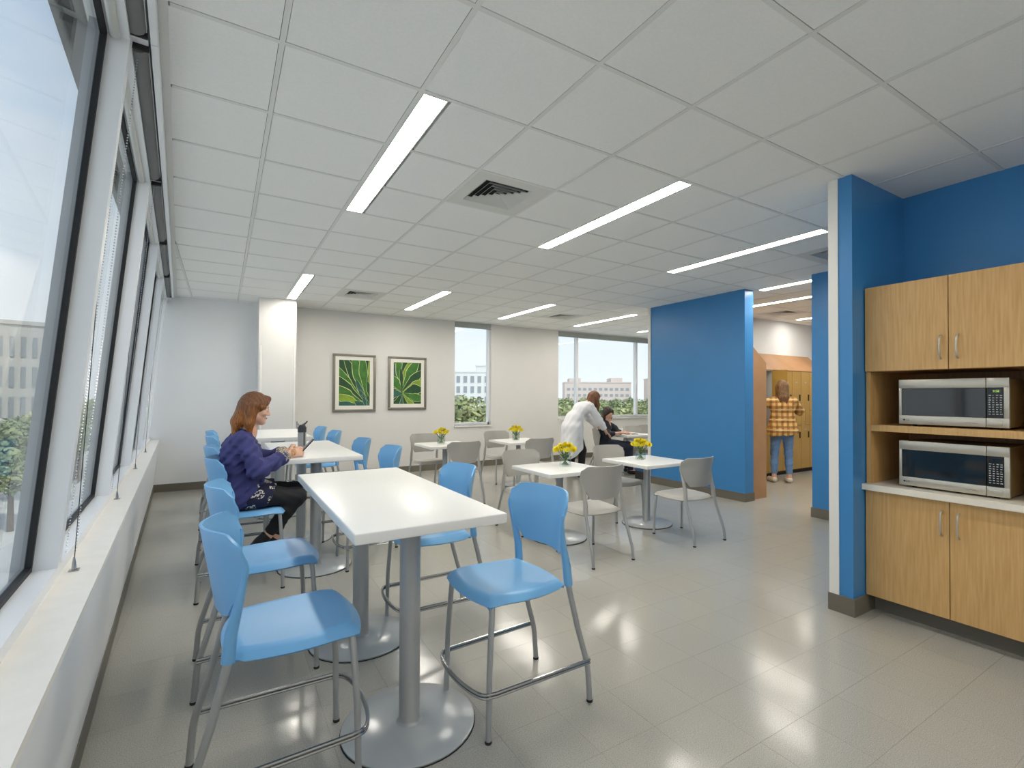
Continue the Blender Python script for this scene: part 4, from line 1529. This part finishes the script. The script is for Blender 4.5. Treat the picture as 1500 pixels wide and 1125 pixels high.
# ------------------------------------------------------------------ people: distance fields meshed into one continuous surface
class Field:
    def __init__(self, lo, hi, h):
        self.lo, self.h = np.array(lo, float), h
        self.n = np.ceil((np.array(hi, float) - self.lo) / h).astype(int) + 1
        self.f = np.full(self.n, 1.0, np.float32)

    def _sub(self, lo, hi):
        a = np.clip(np.floor((lo - self.lo) / self.h).astype(int), 0, self.n)
        b = np.clip(np.ceil((hi - self.lo) / self.h).astype(int) + 1, 0, self.n)
        sl = tuple(slice(i, j) for i, j in zip(a, b))
        ax = [self.lo[k] + np.arange(a[k], b[k]) * self.h for k in range(3)]
        return sl, np.meshgrid(*ax, indexing='ij')

    def _put(self, sl, d, k, cut):
        s = self.f[sl]
        d = d.astype(np.float32)
        if cut:
            d = -d
            q = np.clip(0.5 - 0.5 * (d - s) / -k if False else 0.5 + 0.5 * (d - s) / k, 0, 1)
            self.f[sl] = s + (d - s) * q + k * q * (1 - q)
        else:
            q = np.clip(0.5 + 0.5 * (d - s) / k, 0, 1)
            self.f[sl] = d + (s - d) * q - k * q * (1 - q)

    def cone(self, a, b, ra, rb=None, k=.02, cut=False):
        rb = ra if rb is None else rb
        a, b = np.array(a, float), np.array(b, float)
        m = max(ra, rb) + k + 3 * self.h
        sl, (X, Y, Z) = self._sub(np.minimum(a, b) - m, np.maximum(a, b) + m)
        if X.size == 0: return self
        d = b - a
        t = np.clip(((X - a[0]) * d[0] + (Y - a[1]) * d[1] + (Z - a[2]) * d[2]) / max(1e-9, d @ d), 0, 1)
        r = np.sqrt((X - a[0] - t * d[0]) ** 2 + (Y - a[1] - t * d[1]) ** 2 + (Z - a[2] - t * d[2]) ** 2) - (ra + (rb - ra) * t)
        self._put(sl, r, k, cut)
        return self

    def ell(self, c, r, k=.02, M=None, cut=False):
        c, r = np.array(c, float), np.array(r, float)
        m = max(r) + k + 3 * self.h
        sl, (X, Y, Z) = self._sub(c - m, c + m)
        if X.size == 0: return self
        P = np.stack([X - c[0], Y - c[1], Z - c[2]], -1)
        if M is not None:
            P = P @ M                              # columns of M are the ellipsoid's axes
        k0 = np.sqrt(((P / r) ** 2).sum(-1))
        k1 = np.sqrt(((P / (r * r)) ** 2).sum(-1))
        self._put(sl, k0 * (k0 - 1) / np.maximum(k1, 1e-6), k, cut)
        return self

    def plane(self, p, nrm, k=.004):
        """keep the side the normal points away from"""
        ax = [self.lo[i] + np.arange(self.n[i]) * self.h for i in range(3)]
        X, Y, Z = np.meshgrid(*ax, indexing='ij')
        d = (X - p[0]) * nrm[0] + (Y - p[1]) * nrm[1] + (Z - p[2]) * nrm[2]
        self.f = np.maximum(self.f, d.astype(np.float32))
        return self

    def ripple(self, amp, fx, fy, fz, ph=0.):
        ax = [self.lo[i] + np.arange(self.n[i]) * self.h for i in range(3)]
        X, Y, Z = np.meshgrid(*ax, indexing='ij')
        self.f += (amp * np.sin(X * fx + Y * fy + Z * fz + ph)).astype(np.float32)
        return self

    def mesh(self, name, mname):
        f = self.f
        f[0], f[-1], f[:, 0], f[:, -1], f[:, :, 0], f[:, :, -1] = 1, 1, 1, 1, 1, 1
        s = f < 0
        nx, ny, nz = f.shape
        cid, pts, flip = [], [], []
        E3 = np.eye(3, dtype=int)
        for ax in range(3):
            a = [slice(None)] * 3
            b = [slice(None)] * 3
            a[ax], b[ax] = slice(0, -1), slice(1, None)
            m = s[tuple(a)] != s[tuple(b)]
            idx = np.argwhere(m)
            f0 = f[tuple(idx.T)]
            f1 = f[tuple((idx + E3[ax]).T)]
            p = idx.astype(float)
            p[:, ax] += f0 / (f0 - f1)
            u, v = E3[(ax + 1) % 3], E3[(ax + 2) % 3]
            c = np.stack([idx - u - v, idx - v, idx, idx - u], 1)
            cid.append((c[..., 0] * ny + c[..., 1]) * nz + c[..., 2])
            pts.append(p)
            flip.append(f0 > 0)
        cid, pts, flip = np.concatenate(cid), np.concatenate(pts), np.concatenate(flip)
        uq, inv = np.unique(cid, return_inverse=True)
        inv = inv.reshape(cid.shape)
        n = np.bincount(inv.ravel(), minlength=len(uq))
        V = np.stack([np.bincount(inv.ravel(), weights=np.repeat(pts[:, k], 4), minlength=len(uq)) / n for k in range(3)], 1)
        V = V * self.h + self.lo
        F = inv.copy()
        F[flip] = F[flip][:, ::-1]
        me = bpy.data.meshes.new(name)
        me.vertices.add(len(V)); me.vertices.foreach_set('co', V.astype(np.float32).ravel())
        me.loops.add(F.size); me.loops.foreach_set('vertex_index', F.astype(np.int32).ravel())
        me.polygons.add(len(F)); me.polygons.foreach_set('loop_start', (np.arange(len(F)) * 4).astype(np.int32))
        me.polygons.foreach_set('loop_total', np.full(len(F), 4, np.int32))
        me.materials.append(MATS[mname])
        me.update(calc_edges=True)
        me.validate()
        me.polygons.foreach_set('use_smooth', [True] * len(me.polygons))
        return me


A_ = lambda *p: np.array(p, float)


def frame(yaw, pitch):
    """head axes: forward, left, up; pitch > 0 looks down"""
    f = A_(math.cos(yaw) * math.cos(pitch), math.sin(yaw) * math.cos(pitch), -math.sin(pitch))
    l = A_(-math.sin(yaw), math.cos(yaw), 0)
    u = np.cross(f, l)
    return np.stack([f, l, u], 1)


def hand(F, W, d, pn, th, curl, k=.006):
    """palm, four fingers of two bends and a thumb. d: along the hand, pn: palm side, th: thumb side"""
    W, d, pn, th = A_(*W), A_(*d), A_(*pn), A_(*th)
    d /= np.linalg.norm(d)
    th = th - d * (th @ d); th /= np.linalg.norm(th)
    pn = pn - d * (pn @ d) - th * (pn @ th); pn /= np.linalg.norm(pn)
    F.ell(W + d * .045, (.050, .036, .015), .012, np.stack([d, th, pn], 1))
    for i, (o, L) in enumerate(((.028, .070), (.010, .078), (-.009, .072), (-.027, .056))):
        b = W + d * .082 + th * o
        c1, c2, c3 = curl, curl * 2.1, curl * 3.0
        p1 = b + (d * math.cos(c1) + pn * math.sin(c1)) * L * .45
        p2 = p1 + (d * math.cos(c2) + pn * math.sin(c2)) * L * .32
        p3 = p2 + (d * math.cos(c3) + pn * math.sin(c3)) * L * .25
        F.cone(b - d * .012, p1, .0088, .0082, k).cone(p1, p2, .0082, .0074, k).cone(p2, p3, .0074, .0062, k)
    b = W + d * .022 + th * .026
    p1 = b + (d * .6 + th * .7 + pn * .25) * .040
    p2 = p1 + (d * .85 + th * .1 + pn * .45) * .034
    F.cone(b, p1, .0115, .0100, k).cone(p1, p2, .0100, .0078, k)


def head(F, C, M, s=.96):
    P = lambda x, y, z: C + M @ (A_(x, y, z) * s)
    F.ell(P(-.012, 0, .022), A_(.096, .076, .094) * s, .02, M)
    F.ell(P(.030, 0, -.035), A_(.062, .058, .084) * s, .03, M)
    for y in (-1, 1):
        F.cone(P(.012, y * .044, -.062), P(.070, y * .006, -.102), .024 * s, .020 * s, .025)
        F.ell(P(.060, y * .034, -.030), A_(.026, .022, .022) * s, .02, M)
        F.ell(P(-.004, y * .074, -.020), A_(.018, .009, .030) * s, .006, M)
    F.ell(P(.074, 0, .022), A_(.020, .050, .014) * s, .015, M)
    for y in (-1, 1):
        F.ell(P(.099, y * .031, -.002), A_(.014, .017, .011) * s, .008, M, cut=True)
    F.cone(P(.088, 0, .006), P(.107, 0, -.034), .0085 * s, .0115 * s, .008)
    for y in (-1, 1):
        F.ell(P(.096, y * .010, -.038), A_(.010, .008, .007) * s, .006, M)
    F.ell(P(.088, 0, -.062), A_(.012, .022, .006) * s, .005, M)
    F.ell(P(.086, 0, -.073), A_(.012, .019, .007) * s, .005, M)
    F.ell(P(.078, 0, -.102), A_(.016, .018, .014) * s, .015, M)


def face_parts(root, C, M, s=.96):
    """eyes, brows and lips: children of the person"""
    P = lambda x, y, z: tuple(C + M @ (A_(x, y, z) * s))
    R3 = Matrix([list(r) for r in M]).to_4x4()
    for y in (-1, 1):
        m = MB().ball((0, 0, 0), (.010 * s, .012 * s, .010 * s), 12, 8)
        e = m.build('eye', 'eye_white', root, True)
        e.matrix_local = Matrix.Translation(P(.083, y * .031, -.003)) @ R3
        q = MB().ball((0.0065 * s, 0, -.002), (.0042 * s, .0055 * s, .0055 * s), 10, 6).build('iris', 'eye_dark', e, True)
        lid = MB().tube([(.0055, -.014, .0025), (.0105, -.006, .0062), (.011, .004, .0062), (.0055, .014, .002)], .0022, 6).build('eyelid', 'skin', e, True)
        b = MB().tube([P(.088, y * .014, .017), P(.090, y * .030, .023), P(.080, y * .046, .019)], [.0022, .003, .0016], 6).build('eyebrow', 'hair_brown', root, True)
    l = MB().ball((0, 0, 0), (.006 * s, .020 * s, .0078 * s), 12, 8).build('lips', 'lips', root, True)
    l.matrix_local = Matrix.Translation(P(.0955, 0, -.0672)) @ R3


def body(J, h, C, M, hs=.96, curl=.35, hands=None):
    pts = np.array([v for v in J.values()])
    F = Field(np.minimum(pts.min(0), C) - .22, np.maximum(pts.max(0), C) + .24, h)
    L = (J['shL'] - J['shR']); L /= np.linalg.norm(L)
    pel, wai, che, nk = J['pel'], J['wai'], J['che'], J['nk']
    F.cone(pel + L * .075, pel - L * .075, .098, k=.05)
    F.cone(wai + L * .045, wai - L * .045, .085, k=.06)
    F.cone(che + L * .070, che - L * .070, .088, k=.06)
    F.cone(pel, wai, .095, .085, .06).cone(wai, che, .085, .09, .06)
    F.cone(che, nk, .075, .050, .06)
    F.cone(nk, C - M[:, 2] * .06 - M[:, 0] * .015, .050, .048, .03)
    F.cone(J['shL'] - L * .03, J['shR'] + L * .03, .045, k=.05)
    for s in 'LR':
        F.cone(J['sh' + s], J['el' + s], .050, .038, .03)
        F.cone(J['el' + s], J['wr' + s], .040, .024, .02)
        F.cone(J['hip' + s], J['kn' + s], .082, .054, .05)
        F.cone(J['kn' + s], J['kn' + s] * .62 + J['an' + s] * .38, .054, .052, .03)
        F.cone(J['kn' + s] * .62 + J['an' + s] * .38, J['an' + s], .052, .034, .03)
        F.cone(J['an' + s], J['to' + s], .034, .024, .02)
    head(F, C, M, hs)
    for args in (hands or []):
        hand(F, *args)
    return F


def region(J, keys, pad, h):
    pts = np.array([J[k] if isinstance(k, str) else k for k in keys])
    return Field(pts.min(0) - pad, pts.max(0) + pad, h)


def hair(C, M, s, length, mname, h=.005, back=.0, vol=1.0, fringe=True, front=.0, lock=0):
    F = Field(C - A_(.24, .24, length + .1), C + A_(.22, .22, .2), h)
    P = lambda x, y, z: C + M @ (A_(x, y, z) * s)
    F.ell(P(-.016, 0, .026), A_(.112, .094, .108) * s * vol, .02, M)
    dn = A_(0, 0, -1)
    for y in (-1, 1):
        a = P(-.018, y * .068, .01)
        b = P(-.030, y * .074, -.05) + dn * length * .45
        c = P(-.040 + front, y * .066, -.05) + dn * length
        F.cone(a, b, .040 * vol, .036 * vol, .03).cone(b, c, .036 * vol, .014, .02)
    a, b, c = P(-.07, 0, .0), P(-.090, 0, -.06) + dn * length * .4 + A_(-back * .5, 0, 0), P(-.088, 0, -.06) + dn * length + A_(-back, 0, 0)
    for y in (-.04, 0, .04):
        o = M @ A_(0, y, 0)
        F.cone(a + o, b + o, .050 * vol, .042 * vol, .03).cone(b + o, c + o * .9, .042 * vol, .014, .02)
    # open the face and the throat
    F.ell(P(.100, 0, -.035), A_(.074, .064, .082) * s, .012, M, cut=True)
    F.ell(P(.085, 0, -.13), A_(.078, .066, .09) * s, .015, M, cut=True)
    if fringe:
        F.cone(P(.066, .02, .085), P(.050, -.066, .012), .024 * s, .016 * s, .02)
        F.cone(P(.066, .02, .085), P(.052, .068, .018), .022 * s, .014 * s, .02)
    if lock:
        for y in (-1, 1):
            a = P(.012, y * .080, .02)
            F.cone(a, a + A_(.035, 0, -lock * .55), .034, .032, .02).cone(a + A_(.035, 0, -lock * .55), a + A_(.03, 0, -lock), .032, .014, .02)
    F.ripple(.0022, 150, 170, 12)
    return F.mesh('hair', mname)


def root_person(label, loc, rz):
    return thing('person', loc, rz, label, 'person')


# ---- woman in the navy tunic at the middle counter table
def woman_navy():
    J = dict(pel=A_(-.01, 0, .705), wai=A_(-.030, 0, .86), che=A_(-.005, 0, 1.03), nk=A_(.045, 0, 1.165),
             shL=A_(.01, .165, 1.10), shR=A_(.01, -.165, 1.10), elL=A_(.145, .235, .93), elR=A_(.105, -.252, .905),
             wrL=A_(.325, .085, .992), wrR=A_(.312, -.095, .992),
             hipL=A_(.02, .088, .695), hipR=A_(.02, -.088, .695), knL=A_(.375, .10, .672), knR=A_(.375, -.105, .655),
             anL=A_(.225, .03, .33), anR=A_(.175, -.085, .380), toL=A_(.17, .02, .265), toR=A_(.118, -.085, .335))
    M = frame(-.06, .22)
    C = A_(.088, 0, 1.352)
    root = root_person('woman with auburn hair in a navy tunic, sitting and looking at a phone', (0.13, 4.36, 0), 0)
    hands = [(J['wrR'], (.95, .32, .12), (0, .75, .65), (0, .35, 1), .42), (J['wrL'], (.95, -.42, .10), (0, -.75, .65), (0, -.35, 1), .42)]
    link('body', body(J, .0055, C, M, .96, hands=hands).mesh('body', 'skin'), root)
    link('hair', hair(C, M, .96, .165, 'hair_auburn', .0045, back=.045, front=.015, vol=.94), root)
    face_parts(root, C, M)
    # tunic: loose body and sleeves
    F = Field((-.22, -.36, .56), (.42, .36, 1.24), .007)
    F.cone(J['che'] + A_(-.02, .075, 0), J['che'] + A_(-.02, -.075, 0), .108, k=.06)
    F.cone(A_(-.035, .07, .88), A_(-.035, -.07, .88), .118, k=.08)
    F.cone(A_(-.015, .085, .72), A_(-.015, -.085, .72), .135, k=.08)
    F.cone(A_(.03, .05, 1.0), A_(.05, .05, .78), .085, .10, .06).cone(A_(.03, -.05, 1.0), A_(.05, -.05, .78), .085, .10, .06)
    F.cone(J['shL'] + A_(-.01, -.05, .012), J['shR'] + A_(-.01, .05, .012), .066, k=.05)
    F.cone(J['nk'] + A_(-.03, 0, -.04), J['che'], .060, .09, .05)
    for s in 'LR':
        F.cone(J['sh' + s], J['el' + s] + A_(0, 0, -.005), .066, .055, .04)
        F.cone(J['el' + s] + A_(0, 0, -.006), J['el' + s] * .25 + J['wr' + s] * .75 + A_(0, 0, -.004), .057, .050, .03)
    F.cone(A_(.06, -.245, .888), A_(.20, -.17, .940), .044, .044, .03)
    F.plane((0, 0, .60), (0, 0, -1))
    F.plane((J['nk'] + A_(.03, 0, -.02)), (.55, 0, .835))
    F.ell(J['nk'] + A_(.045, 0, .005), (.062, .058, .06), .01, cut=True)
    F.ripple(.0045, 30, 62, 26).ripple(.0045, -75, 30, 80, 1.).ripple(.003, 40, 120, -90, 2.)
    t = link('tunic', F.mesh('tunic', 'tunic_navy'), root)
    MB().tube([(.085, -.030, 1.115), (.105, -.012, 1.06), (.112, 0, 1.0), (.105, .012, 1.06), (.085, .030, 1.115)], .005, 6).build('neck_lace', 'lace_cream', t, True)
    F = Field((-.2, -.3, .56), (.34, .3, .88), .007)
    for s in 'LR':
        F.cone(J['hip' + s] + A_(-.06, 0, .0), J['hip' + s] * .52 + J['kn' + s] * .48 + A_(0, 0, .005), .112, .094, .04)
    F.cone(A_(.0, .06, .76), A_(0, -.06, .76), .118, k=.04).cone(A_(.05, 0, .73), A_(.20, 0, .70), .10, .075, .05)
    F.plane((0, 0, .604), (0, 0, -1)).plane((.20, 0, .70), (.86, 0, -.35)).plane((-.14, 0, .7), (-1, 0, 0))
    F.ripple(.003, 70, 60, 10)
    link('tunic_hem', F.mesh('tunic_hem', 'floral'), t)
    for s in 'LR':
        a, b = J['el' + s] * .28 + J['wr' + s] * .72, J['el' + s] * .10 + J['wr' + s] * .90
        F = Field(np.minimum(a, b) - .08, np.maximum(a, b) + .08, .005)
        F.cone(a, b, .054, .047, .01)
        d = (b - a) / np.linalg.norm(b - a)
        F.plane(b + d * .004, d).plane(a - d * .004, -d)
        link('cuff', F.mesh('cuff', 'lace_cream'), t)
    F = Field((-.12, -.24, .22), (.52, .24, .80), .007)
    for s in 'LR':
        F.cone(J['hip' + s], J['kn' + s], .094, .064, .04)
        F.cone(J['kn' + s], J['kn' + s] * .62 + J['an' + s] * .38, .064, .058, .03)
        e = J['an' + s] * .90 + J['kn' + s] * .10
        F.cone(J['kn' + s] * .62 + J['an' + s] * .38, e, .058, .042, .02)
    F.plane((0, 0, .606), (0, 0, -1)) if False else None
    F.ripple(.0015, 60, 80, 90)
    link('leggings', F.mesh('leggings', 'leggings'), root)
    for s in 'LR':
        a, b = J['an' + s] * .72 + J['to' + s] * .28, J['to' + s]
        F = Field(np.minimum(a, b) - .1, np.maximum(a, b) + .1, .006)
        d = (b - a) / np.linalg.norm(b - a)
        F.cone(a, b + d * .045, .043, .030, .02)
        F.cone(J['an' + s] + A_(-.028, 0, -.035), b, .028, .034, .02)
        link('shoe', F.mesh('shoe', 'shoe_black'), root)
    w = J['wrR'] + A_(.018, .006, .003)
    for q in range(3):
        c = w + A_(.011, .004, .002) * q
        ring = [(c + A_(-.3, .95, 0) * .027 * math.cos(t_) + A_(0, 0, 1) * .027 * math.sin(t_) + A_(.95, .3, .1) * .006 * math.sin(t_ * 2 + q))for t_ in [2 * PI * k / 18 for k in range(18)]]
        MB().tube([tuple(p) for p in ring], .0022, 6, closed=True).build('bracelet', 'gold', root, True)
    return root


woman_navy()
ph = thing('phone', (0.13 + .455, 4.345, 1.040), 0, 'black phone held up by the woman in the navy tunic', 'phone')
m = MB().rbox(-.036, .036, -.071, .071, -.004, .004, .0035, 2).build('body', 'phone_black', ph, True, 40)
s = MB().box(-.033, .033, -.066, .066, .0040, .0044).build('screen', 'black_glass', ph)
ph.rotation_euler = (math.radians(48), 0, math.radians(-90))


# ---- standing woman in the lab coat
def woman_coat():
    J = dict(pel=A_(-.09, 0, .93), wai=A_(-.03, 0, 1.06), che=A_(.11, 0, 1.215), nk=A_(.235, 0, 1.325),
             shL=A_(.165, .17, 1.265), shR=A_(.165, -.17, 1.265), elL=A_(.36, .19, 1.05), elR=A_(.335, -.21, 1.02),
             wrL=A_(.53, .10, .86), wrR=A_(.52, -.15, .80),
             hipL=A_(-.09, .085, .90), hipR=A_(-.08, -.085, .90), knL=A_(-.02, .09, .49), knR=A_(.06, -.09, .49),
             anL=A_(-.10, .09, .085), anR=A_(.03, -.09, .085), toL=A_(.04, .09, .032), toR=A_(.17, -.10, .032))
    M = frame(-.25, .62)
    C = A_(.345, -.02, 1.415)
    root = root_person('standing woman in a long white lab coat bending over the far table', (5.36, 7.00, 0), -.12)
    hands = [(J['wrR'], (.75, .1, -.5), (0, .3, -1), (0, 1, .2), .25), (J['wrL'], (.8, 0, -.5), (0, -.3, -1), (0, -1, .2), .25)]
    link('body', body(J, .008, C, M, .96, hands=hands).mesh('body', 'skin'), root)
    link('hair', hair(C, M, .96, .26, 'hair_brown', .007, front=.12, lock=.24), root)
    face_parts(root, C, M)
    F = Field((-.36, -.34, .34), (.56, .34, 1.42), .009)
    F.cone(J['che'] + A_(-.02, .08, 0), J['che'] + A_(-.02, -.08, 0), .112, k=.06)
    F.cone(A_(-.05, .07, 1.06), A_(-.05, -.07, 1.06), .122, k=.08)
    F.cone(A_(-.10, .085, .90), A_(-.10, -.085, .90), .135, k=.08)
    F.cone(J['shL'] + A_(-.01, -.05, .01), J['shR'] + A_(-.01, .05, .01), .068, k=.05)
    F.cone(J['nk'] + A_(-.04, 0, -.03), J['che'], .062, .09, .05)
    for y in (-.13, -.05, .05, .13):
        F.cone(A_(-.12, y, .88), A_(-.18, y * 1.15, .42), .098, .082, .06)
        F.cone(A_(-.05, y, .88), A_(-.04, y * 1.15, .46), .092, .070, .06)
    for s in 'LR':
        F.cone(J['sh' + s], J['el' + s], .072, .062, .04)
        F.cone(J['el' + s], J['el' + s] * .12 + J['wr' + s] * .88, .064, .050, .03)
    F.plane((-.1, 0, .44), (.75, 0, -1))
    F.ell(A_(.09, -.10, .44), (.12, .13, .33), .03, cut=True)
    F.plane((J['nk'] + A_(.02, 0, .0)), (.75, 0, .66))
    F.ripple(.004, 40, 55, 5).ripple(.003, -50, 30, 40, 1.)
    c = link('lab_coat', F.mesh('lab_coat', 'lab_coat'), root)
    MB().rbox(-.12, -.02, -.232, -.222, .74, .90, .003).build('pocket', 'lab_coat', c)
    F = Field((-.25, -.22, .05), (.2, .22, 1.02), .009)
    for s in 'LR':
        F.cone(J['hip' + s], J['kn' + s], .095, .068, .05)
        F.cone(J['kn' + s], J['an' + s], .068, .055, .04)
    F.plane((0, 0, .09), (0, 0, -1)).plane((0, 0, .98), (0, 0, 1))
    link('trousers', F.mesh('trousers', 'leggings'), root)
    for s in 'LR':
        F = Field(J['an' + s] - A_(.12, .08, .1), J['to' + s] + A_(.1, .08, .1), .007)
        F.cone(J['an' + s] + A_(-.02, 0, -.035), J['to' + s] + A_(.02, 0, .008), .045, .034, .02)
        F.plane((0, 0, 0.001), (0, 0, -1))
        link('shoe', F.mesh('shoe', 'shoe_black'), root)
    return root


woman_coat()


# ---- seated woman in the dark top
def woman_dark():
    J = dict(pel=A_(-.03, 0, .555), wai=A_(-.045, 0, .70), che=A_(-.01, 0, .855), nk=A_(.03, 0, .975),
             shL=A_(.085, .155, .915), shR=A_(-.075, -.158, .915), elL=A_(.225, .175, .745), elR=A_(.03, -.285, .745),
             wrL=A_(.36, .00, .770), wrR=A_(.27, -.14, .770),
             hipL=A_(.0, .09, .545), hipR=A_(.0, -.09, .545), knL=A_(.43, .11, .515), knR=A_(.43, -.11, .515),
             anL=A_(.40, .10, .09), anR=A_(.46, -.10, .09), toL=A_(.53, .10, .034), toR=A_(.59, -.10, .034))
    M = frame(-.95, .36)
    C = A_(.050, -.02, 1.128)
    root = root_person('seated dark haired woman in a navy top at the far table', (6.14, 7.13, 0), -.72)
    hands = [(J['wrR'], (.8, .6, 0), (0, .3, -1), (.3, 1, 0), .2), (J['wrL'], (.8, -.7, 0), (0, -.3, -1), (.3, -1, 0), .2)]
    link('body', body(J, .008, C, M, .96, hands=hands).mesh('body', 'skin'), root)
    link('hair', hair(C, M, .96, .10, 'hair_black', .007, front=.02), root)
    face_parts(root, C, M)
    F = Field((-.26, -.36, .44), (.30, .36, 1.06), .009)
    F.cone(J['che'] + A_(-.01, .085, 0), J['che'] + A_(-.01, -.085, 0), .115, k=.06)
    F.cone(A_(-.035, .08, .70), A_(-.035, -.08, .70), .125, k=.08)
    F.cone(A_(-.02, .09, .56), A_(-.02, -.09, .56), .125, k=.08)
    F.cone(J['shL'] + A_(-.01, -.05, .01), J['shR'] + A_(-.01, .05, .01), .070, k=.05)
    F.cone(J['nk'] + A_(-.03, 0, -.03), J['che'], .062, .09, .05)
    for s in 'LR':
        F.cone(J['sh' + s], J['el' + s], .078, .066, .04)
        F.cone(J['el' + s], J['el' + s] * .6 + J['wr' + s] * .4, .066, .052, .03)
    F.ell(J['nk'] + A_(.05, 0, .0), (.055, .05, .075), .01, cut=True)
    F.plane((J['nk'] + A_(.02, 0, .0)), (.5, 0, .86)).plane((0, 0, .462), (0, 0, -1))
    F.ripple(.003, 45, 55, 20).ripple(.003, -50, 30, 40, 1.)
    link('top', F.mesh('top', 'navy_scrub'), root)
    F = Field((-.16, -.26, .07), (.56, .26, .68), .009)
    for s in 'LR':
        F.cone(J['hip' + s], J['kn' + s], .100, .072, .05)
        F.cone(J['kn' + s], J['an' + s], .072, .052, .03)
    F.plane((0, 0, .085), (0, 0, -1))
    link('jeans', F.mesh('jeans', 'denim_dark'), root)
    for s in 'LR':
        F = Field(J['an' + s] - A_(.12, .08, .1), J['to' + s] + A_(.1, .08, .1), .007)
        F.cone(J['an' + s] + A_(-.02, 0, -.038), J['to' + s] + A_(.02, 0, .004), .045, .034, .02)
        F.plane((0, 0, 0.001), (0, 0, -1))
        link('shoe', F.mesh('shoe', 'shoe_black'), root)
    return root


woman_dark()
tb = thing('tablet', (6.64, 6.98, .721), -.4, 'dark tablet lying on the table before the woman in the dark top', 'tablet')
MB().rbox(-.12, .12, -.085, .085, 0, .009, .003).build('body', 'phone_black', tb)
MB().box(-.108, .108, -.074, .074, .009, .0095).build('screen', 'black_glass', tb)


# ---- standing woman at the lockers
def woman_plaid():
    J = dict(pel=A_(-.01, 0, .92), wai=A_(-.005, 0, 1.08), che=A_(.0, 0, 1.27), nk=A_(.01, 0, 1.435),
             shL=A_(-.005, .165, 1.365), shR=A_(-.005, -.165, 1.365), elL=A_(.00, .37, 1.29), elR=A_(.16, -.30, 1.20),
             wrL=A_(.06, .44, 1.46), wrR=A_(.32, -.16, 1.36),
             hipL=A_(0, .088, .90), hipR=A_(0, -.088, .90), knL=A_(.03, .115, .49), knR=A_(.03, -.10, .49),
             anL=A_(-.02, .13, .085), anR=A_(-.02, -.105, .085), toL=A_(.11, .17, .032), toR=A_(.11, -.09, .032))
    M = frame(.12, .05)
    C = A_(.035, 0, 1.60)
    root = root_person('standing woman in a gold plaid shirt and light jeans at the lockers', (8.06, 4.82, 0), .72)
    hands = [(J['wrR'], (.8, .2, .5), (.3, .3, -.6), (0, 1, .2), .3), (J['wrL'], (.25, .1, .9), (.8, .1, -.3), (.0, -.9, .2), .3)]
    link('body', body(J, .008, C, M, .96, hands=hands).mesh('body', 'skin'), root)
    link('hair', hair(C, M, .96, .27, 'hair_blonde', .007, back=.03, vol=1.06), root)
    face_parts(root, C, M)
    F = Field((-.24, -.46, .68), (.42, .68, 1.54), .009)
    F.cone(J['che'] + A_(-.01, .085, 0), J['che'] + A_(-.01, -.085, 0), .112, k=.06)
    F.cone(A_(-.01, .08, 1.08), A_(-.01, -.08, 1.08), .118, k=.08)
    F.cone(A_(-.02, .100, .90), A_(-.02, -.100, .90), .138, k=.08).cone(A_(-.02, .09, .80), A_(-.02, -.09, .80), .138, k=.06)
    F.cone(J['shL'] + A_(-.01, -.05, .01), J['shR'] + A_(-.01, .05, .01), .070, k=.05)
    F.cone(J['nk'] + A_(-.02, 0, -.05), J['che'], .060, .09, .05)
    for s in 'LR':
        F.cone(J['sh' + s], J['el' + s], .078, .068, .04)
        F.cone(J['el' + s], J['el' + s] * .2 + J['wr' + s] * .8, .070, .058, .03)
    F.plane((0, 0, .835), (.25, -.10, -.95)).plane((J['nk'] + A_(.0, 0, .015)), (.4, 0, .9))
    F.ripple(.004, 40, 55, 25).ripple(.0035, -50, 30, 45, 1.)
    link('plaid_shirt', F.mesh('plaid_shirt', 'plaid'), root)
    F = Field((-.16, -.26, .10), (.2, .28, 1.02), .009)
    for s in 'LR':
        F.cone(J['hip' + s], J['kn' + s], .098, .064, .05)
        F.cone(J['kn' + s], J['kn' + s] * .6 + J['an' + s] * .4, .064, .060, .03)
        F.cone(J['kn' + s] * .6 + J['an' + s] * .4, J['an' + s], .060, .045, .03)
    F.cone(A_(-.03, .07, .91), A_(-.03, -.07, .91), .108, k=.05)
    F.plane((0, 0, .15), (0, 0, -1))
    F.ripple(.002, 20, 30, 90)
    link('jeans', F.mesh('jeans', 'denim_light'), root)
    for s in 'LR':
        F = Field(np.minimum(J['an' + s], J['to' + s]) - A_(.12, .1, .1), np.maximum(J['an' + s], J['to' + s]) + A_(.1, .1, .1), .007)
        d = J['to' + s] - J['an' + s]
        F.cone(J['an' + s] + A_(-.025, 0, -.036), J['to' + s] + d * .25 * A_(1, 1, 0) + A_(0, 0, .008), .046, .038, .02)
        F.plane((0, 0, 0.001), (0, 0, -1)).plane((0, 0, .088), (0, 0, 1))
        link('shoe', F.mesh('shoe', 'shoe_white'), root)
    return root


woman_plaid()
